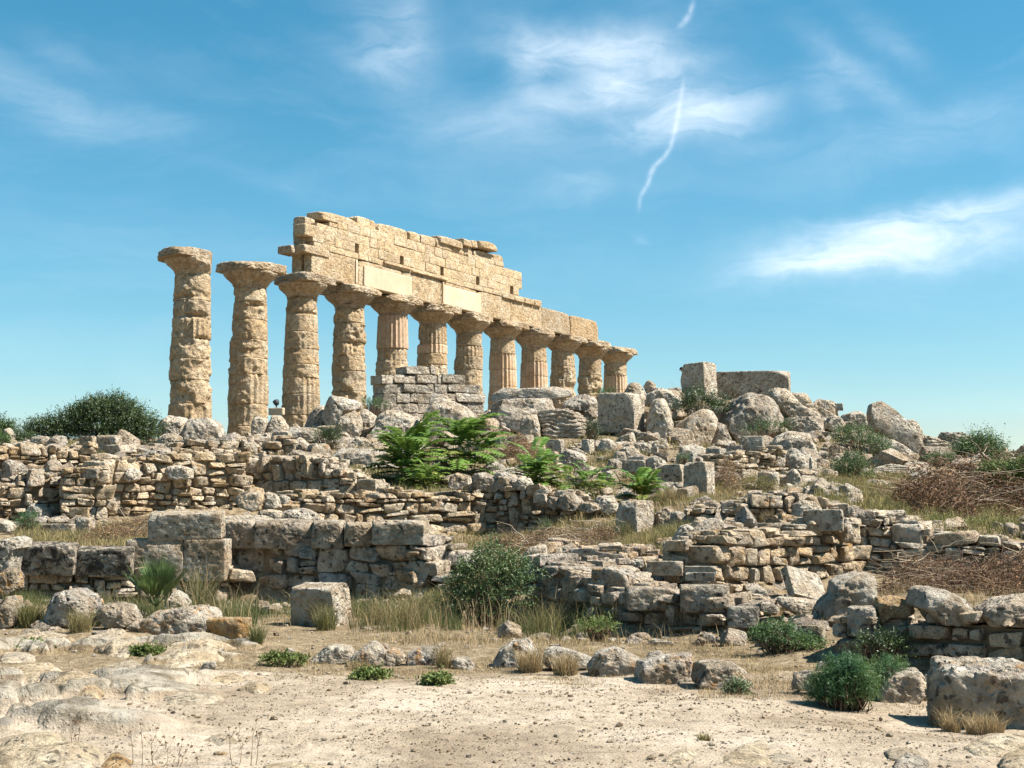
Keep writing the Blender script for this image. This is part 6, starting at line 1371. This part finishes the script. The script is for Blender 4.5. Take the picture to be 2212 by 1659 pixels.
# ------------------------------------------------------------------ loose rubble and gravel nobody could count
def pebbles(name, label, zones, mat, seed, n=4):
    rg = rnds(seed); D, Q, cube = cubesphere(n); VV, QQ, off = [], [], 0
    for z in zones:
        u0, u1, Y0, Y1, k, s0, s1 = z[:7]; thr = z[7] if len(z) > 7 else -2
        x, y = scatter(u0, u1, Y0, Y1, k, rg, .9, thr, seed)
        if not len(x): continue
        k = len(x); s = s0 * (s1 / s0) ** (rg.random(k) ** 2.2); e = s[:, None] * rg.uniform(.55, 1.3, (k, 3)) * np.array([1, 1, .62])
        W = np.zeros((k, len(D)))
        b1 = unitv(rg.normal(size=(k, 3))); b2 = unitv(np.cross(b1, rg.normal(size=(k, 3)))); b3 = np.cross(b1, b2)
        for c in range(9):
            nn = (b1, -b1, b2, -b2, b3, -b3)[c] if c < 6 else unitv(rg.normal(size=(k, 3)))
            W += (np.maximum(0, nn @ D.T) / rg.uniform(.55, 1., (k, 1))) ** 20
        R_ = (1e-9 + W) ** (-1 / 20)
        V = D[None] * R_[..., None] * e[:, None]
        a = rg.uniform(0, 6.283, k); ca, sa = np.cos(a)[:, None], np.sin(a)[:, None]
        X = V[..., 0] * ca - V[..., 1] * sa; Yy = V[..., 0] * sa + V[..., 1] * ca
        V = np.stack([X + x[:, None], Yy + y[:, None], V[..., 2] + (H(x, y) + e[:, 2] * .45)[:, None]], -1)
        VV.append(V.reshape(-1, 3)); QQ.append((Q[None] + (np.arange(k) * len(D))[:, None, None]).reshape(-1, 4) + off); off += k * len(D)
    o = obj(name, np.vstack(VV), np.vstack(QQ), mat=M[mat], base=(0, 0, 0), smooth=False); o['kind'] = 'stuff'
    if label: o['label'] = label
    return o
pebbles('gravel', 'small pale stones strewn over the path', [(-150, 2350, 8.6, 15.5, 20000, .0035, .014), (-150, 2350, 9, 18, 2600, .006, .026), (-100, 2300, 9, 17, 260, .012, .045)], 'rubblewarm', 1, 2)
pebbles('rubble', 'loose broken stones strewn below the ridge and on the terraces', [
    (950, 1800, 38, 49, 560, .08, .42, -.1), (1250, 1800, 33, 41, 380, .07, .36, -.1), (480, 900, 42, 52, 380, .1, .45, -.1), (-60, 520, 37, 47, 420, .1, .45, -.1),
    (1350, 2000, 49, 58, 260, .15, .6, -.2), (1800, 2250, 40, 54, 260, .12, .6, 0), (560, 1350, 51, 56, 200, .2, .6, -.1), (1130, 1640, 22.5, 26, 260, .05, .28, -.2), (1640, 1900, 17.5, 22, 160, .04, .2, 0),
    (480, 700, 28.5, 34, 160, .08, .3, -.1), (1500, 1850, 25, 33, 260, .08, .35, 0), (1850, 2250, 24.8, 28, 120, .06, .3, 0), (-60, 240, 32, 37, 260, .08, .35, -.2), (600, 1700, 17, 22, 160, .02, .1), (480, 1000, 24, 26, 120, .04, .2), (1100, 1700, 18.5, 21.5, 140, .03, .18), (1700, 2300, 13.5, 16, 160, .02, .12), (0, 500, 17, 25, 160, .03, .2), (2300, 2900, 16, 45, 200, .1, .6), (-700, -80, 22, 45, 220, .1, .6)], 'rubble', 2, 6)
# ------------------------------------------------------------------ floodlight on its plinth
block('O', 580, 615, 881, 897, 51.4, 'small beige plinth block under the little floodlight', yaw=8, mat='plaster', ground=False, cat='plinth', name='plinth', rough=.01, ncut=0, p=24, n=12)
a = P(597, 882, 51.9); fl = empty('floodlight', a, 'little dark floodlight standing on the beige plinth between two columns', 'floodlight')
def lathe(prof, c, ax=(0, 0, 1), n=20):
    ax = unit(ax); A = unit(np.cross(ax, [.3, 1, .2])); B = np.cross(ax, A); pr = np.array(prof); th = np.linspace(0, 6.283185, n, endpoint=False)
    V = np.array([np.asarray(c) + ax * h + (A * math.cos(t) + B * math.sin(t)) * r for t in th for r, h in pr]); return V, grid_quads(n, len(pr), True)
V, Q = lathe([(.001, 0), (.10, 0), (.10, .02), (.025, .03), (.022, .10), (.001, .10)], a); obj('stand', V, Q, mat=M['metal'], parent=fl)
V, Q = lathe([(.001, -.09), (.05, -.085), (.09, -.05), (.11, .02), (.12, .09), (.10, .085), (.001, .07)], a + np.array([0, 0, .19]), (-.35, .5, .8)); obj('lamp_head', V, Q, mat=M['metal'], parent=fl)
rock('G', '305,1440 330,1410 380,1405 420,1440 410,1462 330,1455', 12.3, 'dark brown clod of earth on the path', 'soil', cat='clod', name='dirt_clod', n=12, ground=False)
rock('E', '1300,1010 1320,975 1390,972 1400,1005 1350,1020', ground_Y(px('E', 1350, 1020)[1]), 'small pale yellow stone lying on the grey bedrock', 'tan', cat='stone', name='loose_stone', n=12, ground=False, group='small stones lying on the bedrock')
rock('E', '225,1335 240,1310 295,1308 298,1332 250,1342', ground_Y(px('E', 250, 1342)[1]), 'small reddish stone on the sand below the dark edged rock', 'orange', cat='stone', name='loose_stone', n=12, ground=False, group='small stones lying on the bedrock')
rock('E', '1375,1560 1400,1552 1468,1560 1465,1580 1385,1580', ground_Y(px('E', 1400, 1580)[1]), 'flat ochre stone on the sandy path at left', 'orange', cat='stone', name='loose_stone', n=12, ground=False, group='small stones lying on the bedrock')
# ------------------------------------------------------------------ person half hidden behind the tall top block
pp = P(1472, 800, 60.6); hx, hy, hz = pp
hx += .24; feet = hz - 1.56
J = {'pel': (0, 0, .93, .15), 'wst': (0, 0, 1.10, .135), 'chs': (0, -.02, 1.30, .165), 'nkb': (-.05, -.01, 1.44, .075), 'nk': (-.13, -.03, 1.49, .058), 'hd': (-.22, -.04, 1.565, .088), 'tp': (-.24, -.03, 1.645, .075),
     'hl': (-.10, 0, .86, .095), 'kl': (-.11, -.03, .48, .062), 'al': (-.12, .02, .08, .042), 'tl': (-.13, -.14, .03, .036), 'hr': (.10, 0, .86, .095), 'kr': (.12, -.06, .48, .062), 'ar': (.12, .04, .08, .042), 'tr': (.13, -.12, .03, .036),
     'sl': (-.19, -.01, 1.38, .065), 'el': (-.25, -.03, 1.10, .045), 'wl': (-.26, -.14, .88, .03), 'fl': (-.26, -.18, .80, .022), 'sr': (.19, -.01, 1.38, .065), 'er': (.25, -.03, 1.10, .045), 'wr': (.26, -.14, .88, .03), 'fr': (.26, -.18, .80, .022)}
E_ = 'pel-wst wst-chs chs-nkb nkb-nk nk-hd hd-tp pel-hl hl-kl kl-al al-tl pel-hr hr-kr kr-ar ar-tr chs-sl sl-el el-wl wl-fl chs-sr sr-er er-wr wr-fr'.split()
kk = list(J); me = bpy.data.meshes.new('person'); me.from_pydata([J[k][:3] for k in kk], [(kk.index(a), kk.index(b)) for a, b in (e.split('-') for e in E_)], [])
pe = bpy.data.objects.new('person', me); COL.objects.link(pe); pe.location = (hx, hy, feet); pe['_w'] = [hx, hy, feet]
me.materials.append(M['skin']); sk = pe.modifiers.new('skin', 'SKIN'); sk.use_smooth_shade = True
for i, k in enumerate(kk): me.skin_vertices[0].data[i].radius = (J[k][3],) * 2
me.skin_vertices[0].data[0].use_root = True; pe.modifiers.new('sub', 'SUBSURF').render_levels = 2
tag(pe, 'dark haired person half hidden behind the tall top block', 'person')
D, Q, _ = cubesphere(14)
def shell(nm, c, e, mat, cutz=-.2):
    V = D * np.array(e); V[:, 2] = np.maximum(V[:, 2], cutz * e[2]); obj(nm, V + np.array(c) + np.array([hx, hy, feet]), Q, mat=M[mat], parent=pe)
shell('hair', (-.225, -.015, 1.61), (.102, .112, .10), 'hair', -.25)
shell('nose', (-.235, -.135, 1.56), (.014, .022, .024), 'skin', -1)
for sx in (-1, 1): shell('eye', (-.225 + sx * .034, -.118, 1.585), (.013, .010, .009), 'navy', -1); shell('ear', (-.225 + sx * .092, -.03, 1.57), (.014, .026, .034), 'skin', -1)
shell('shirt', (0, -.01, 1.18), (.205, .15, .30), 'shirt', -1)
shell('shorts', (0, 0, .86), (.19, .14, .20), 'navy', -1)
build_terrain()
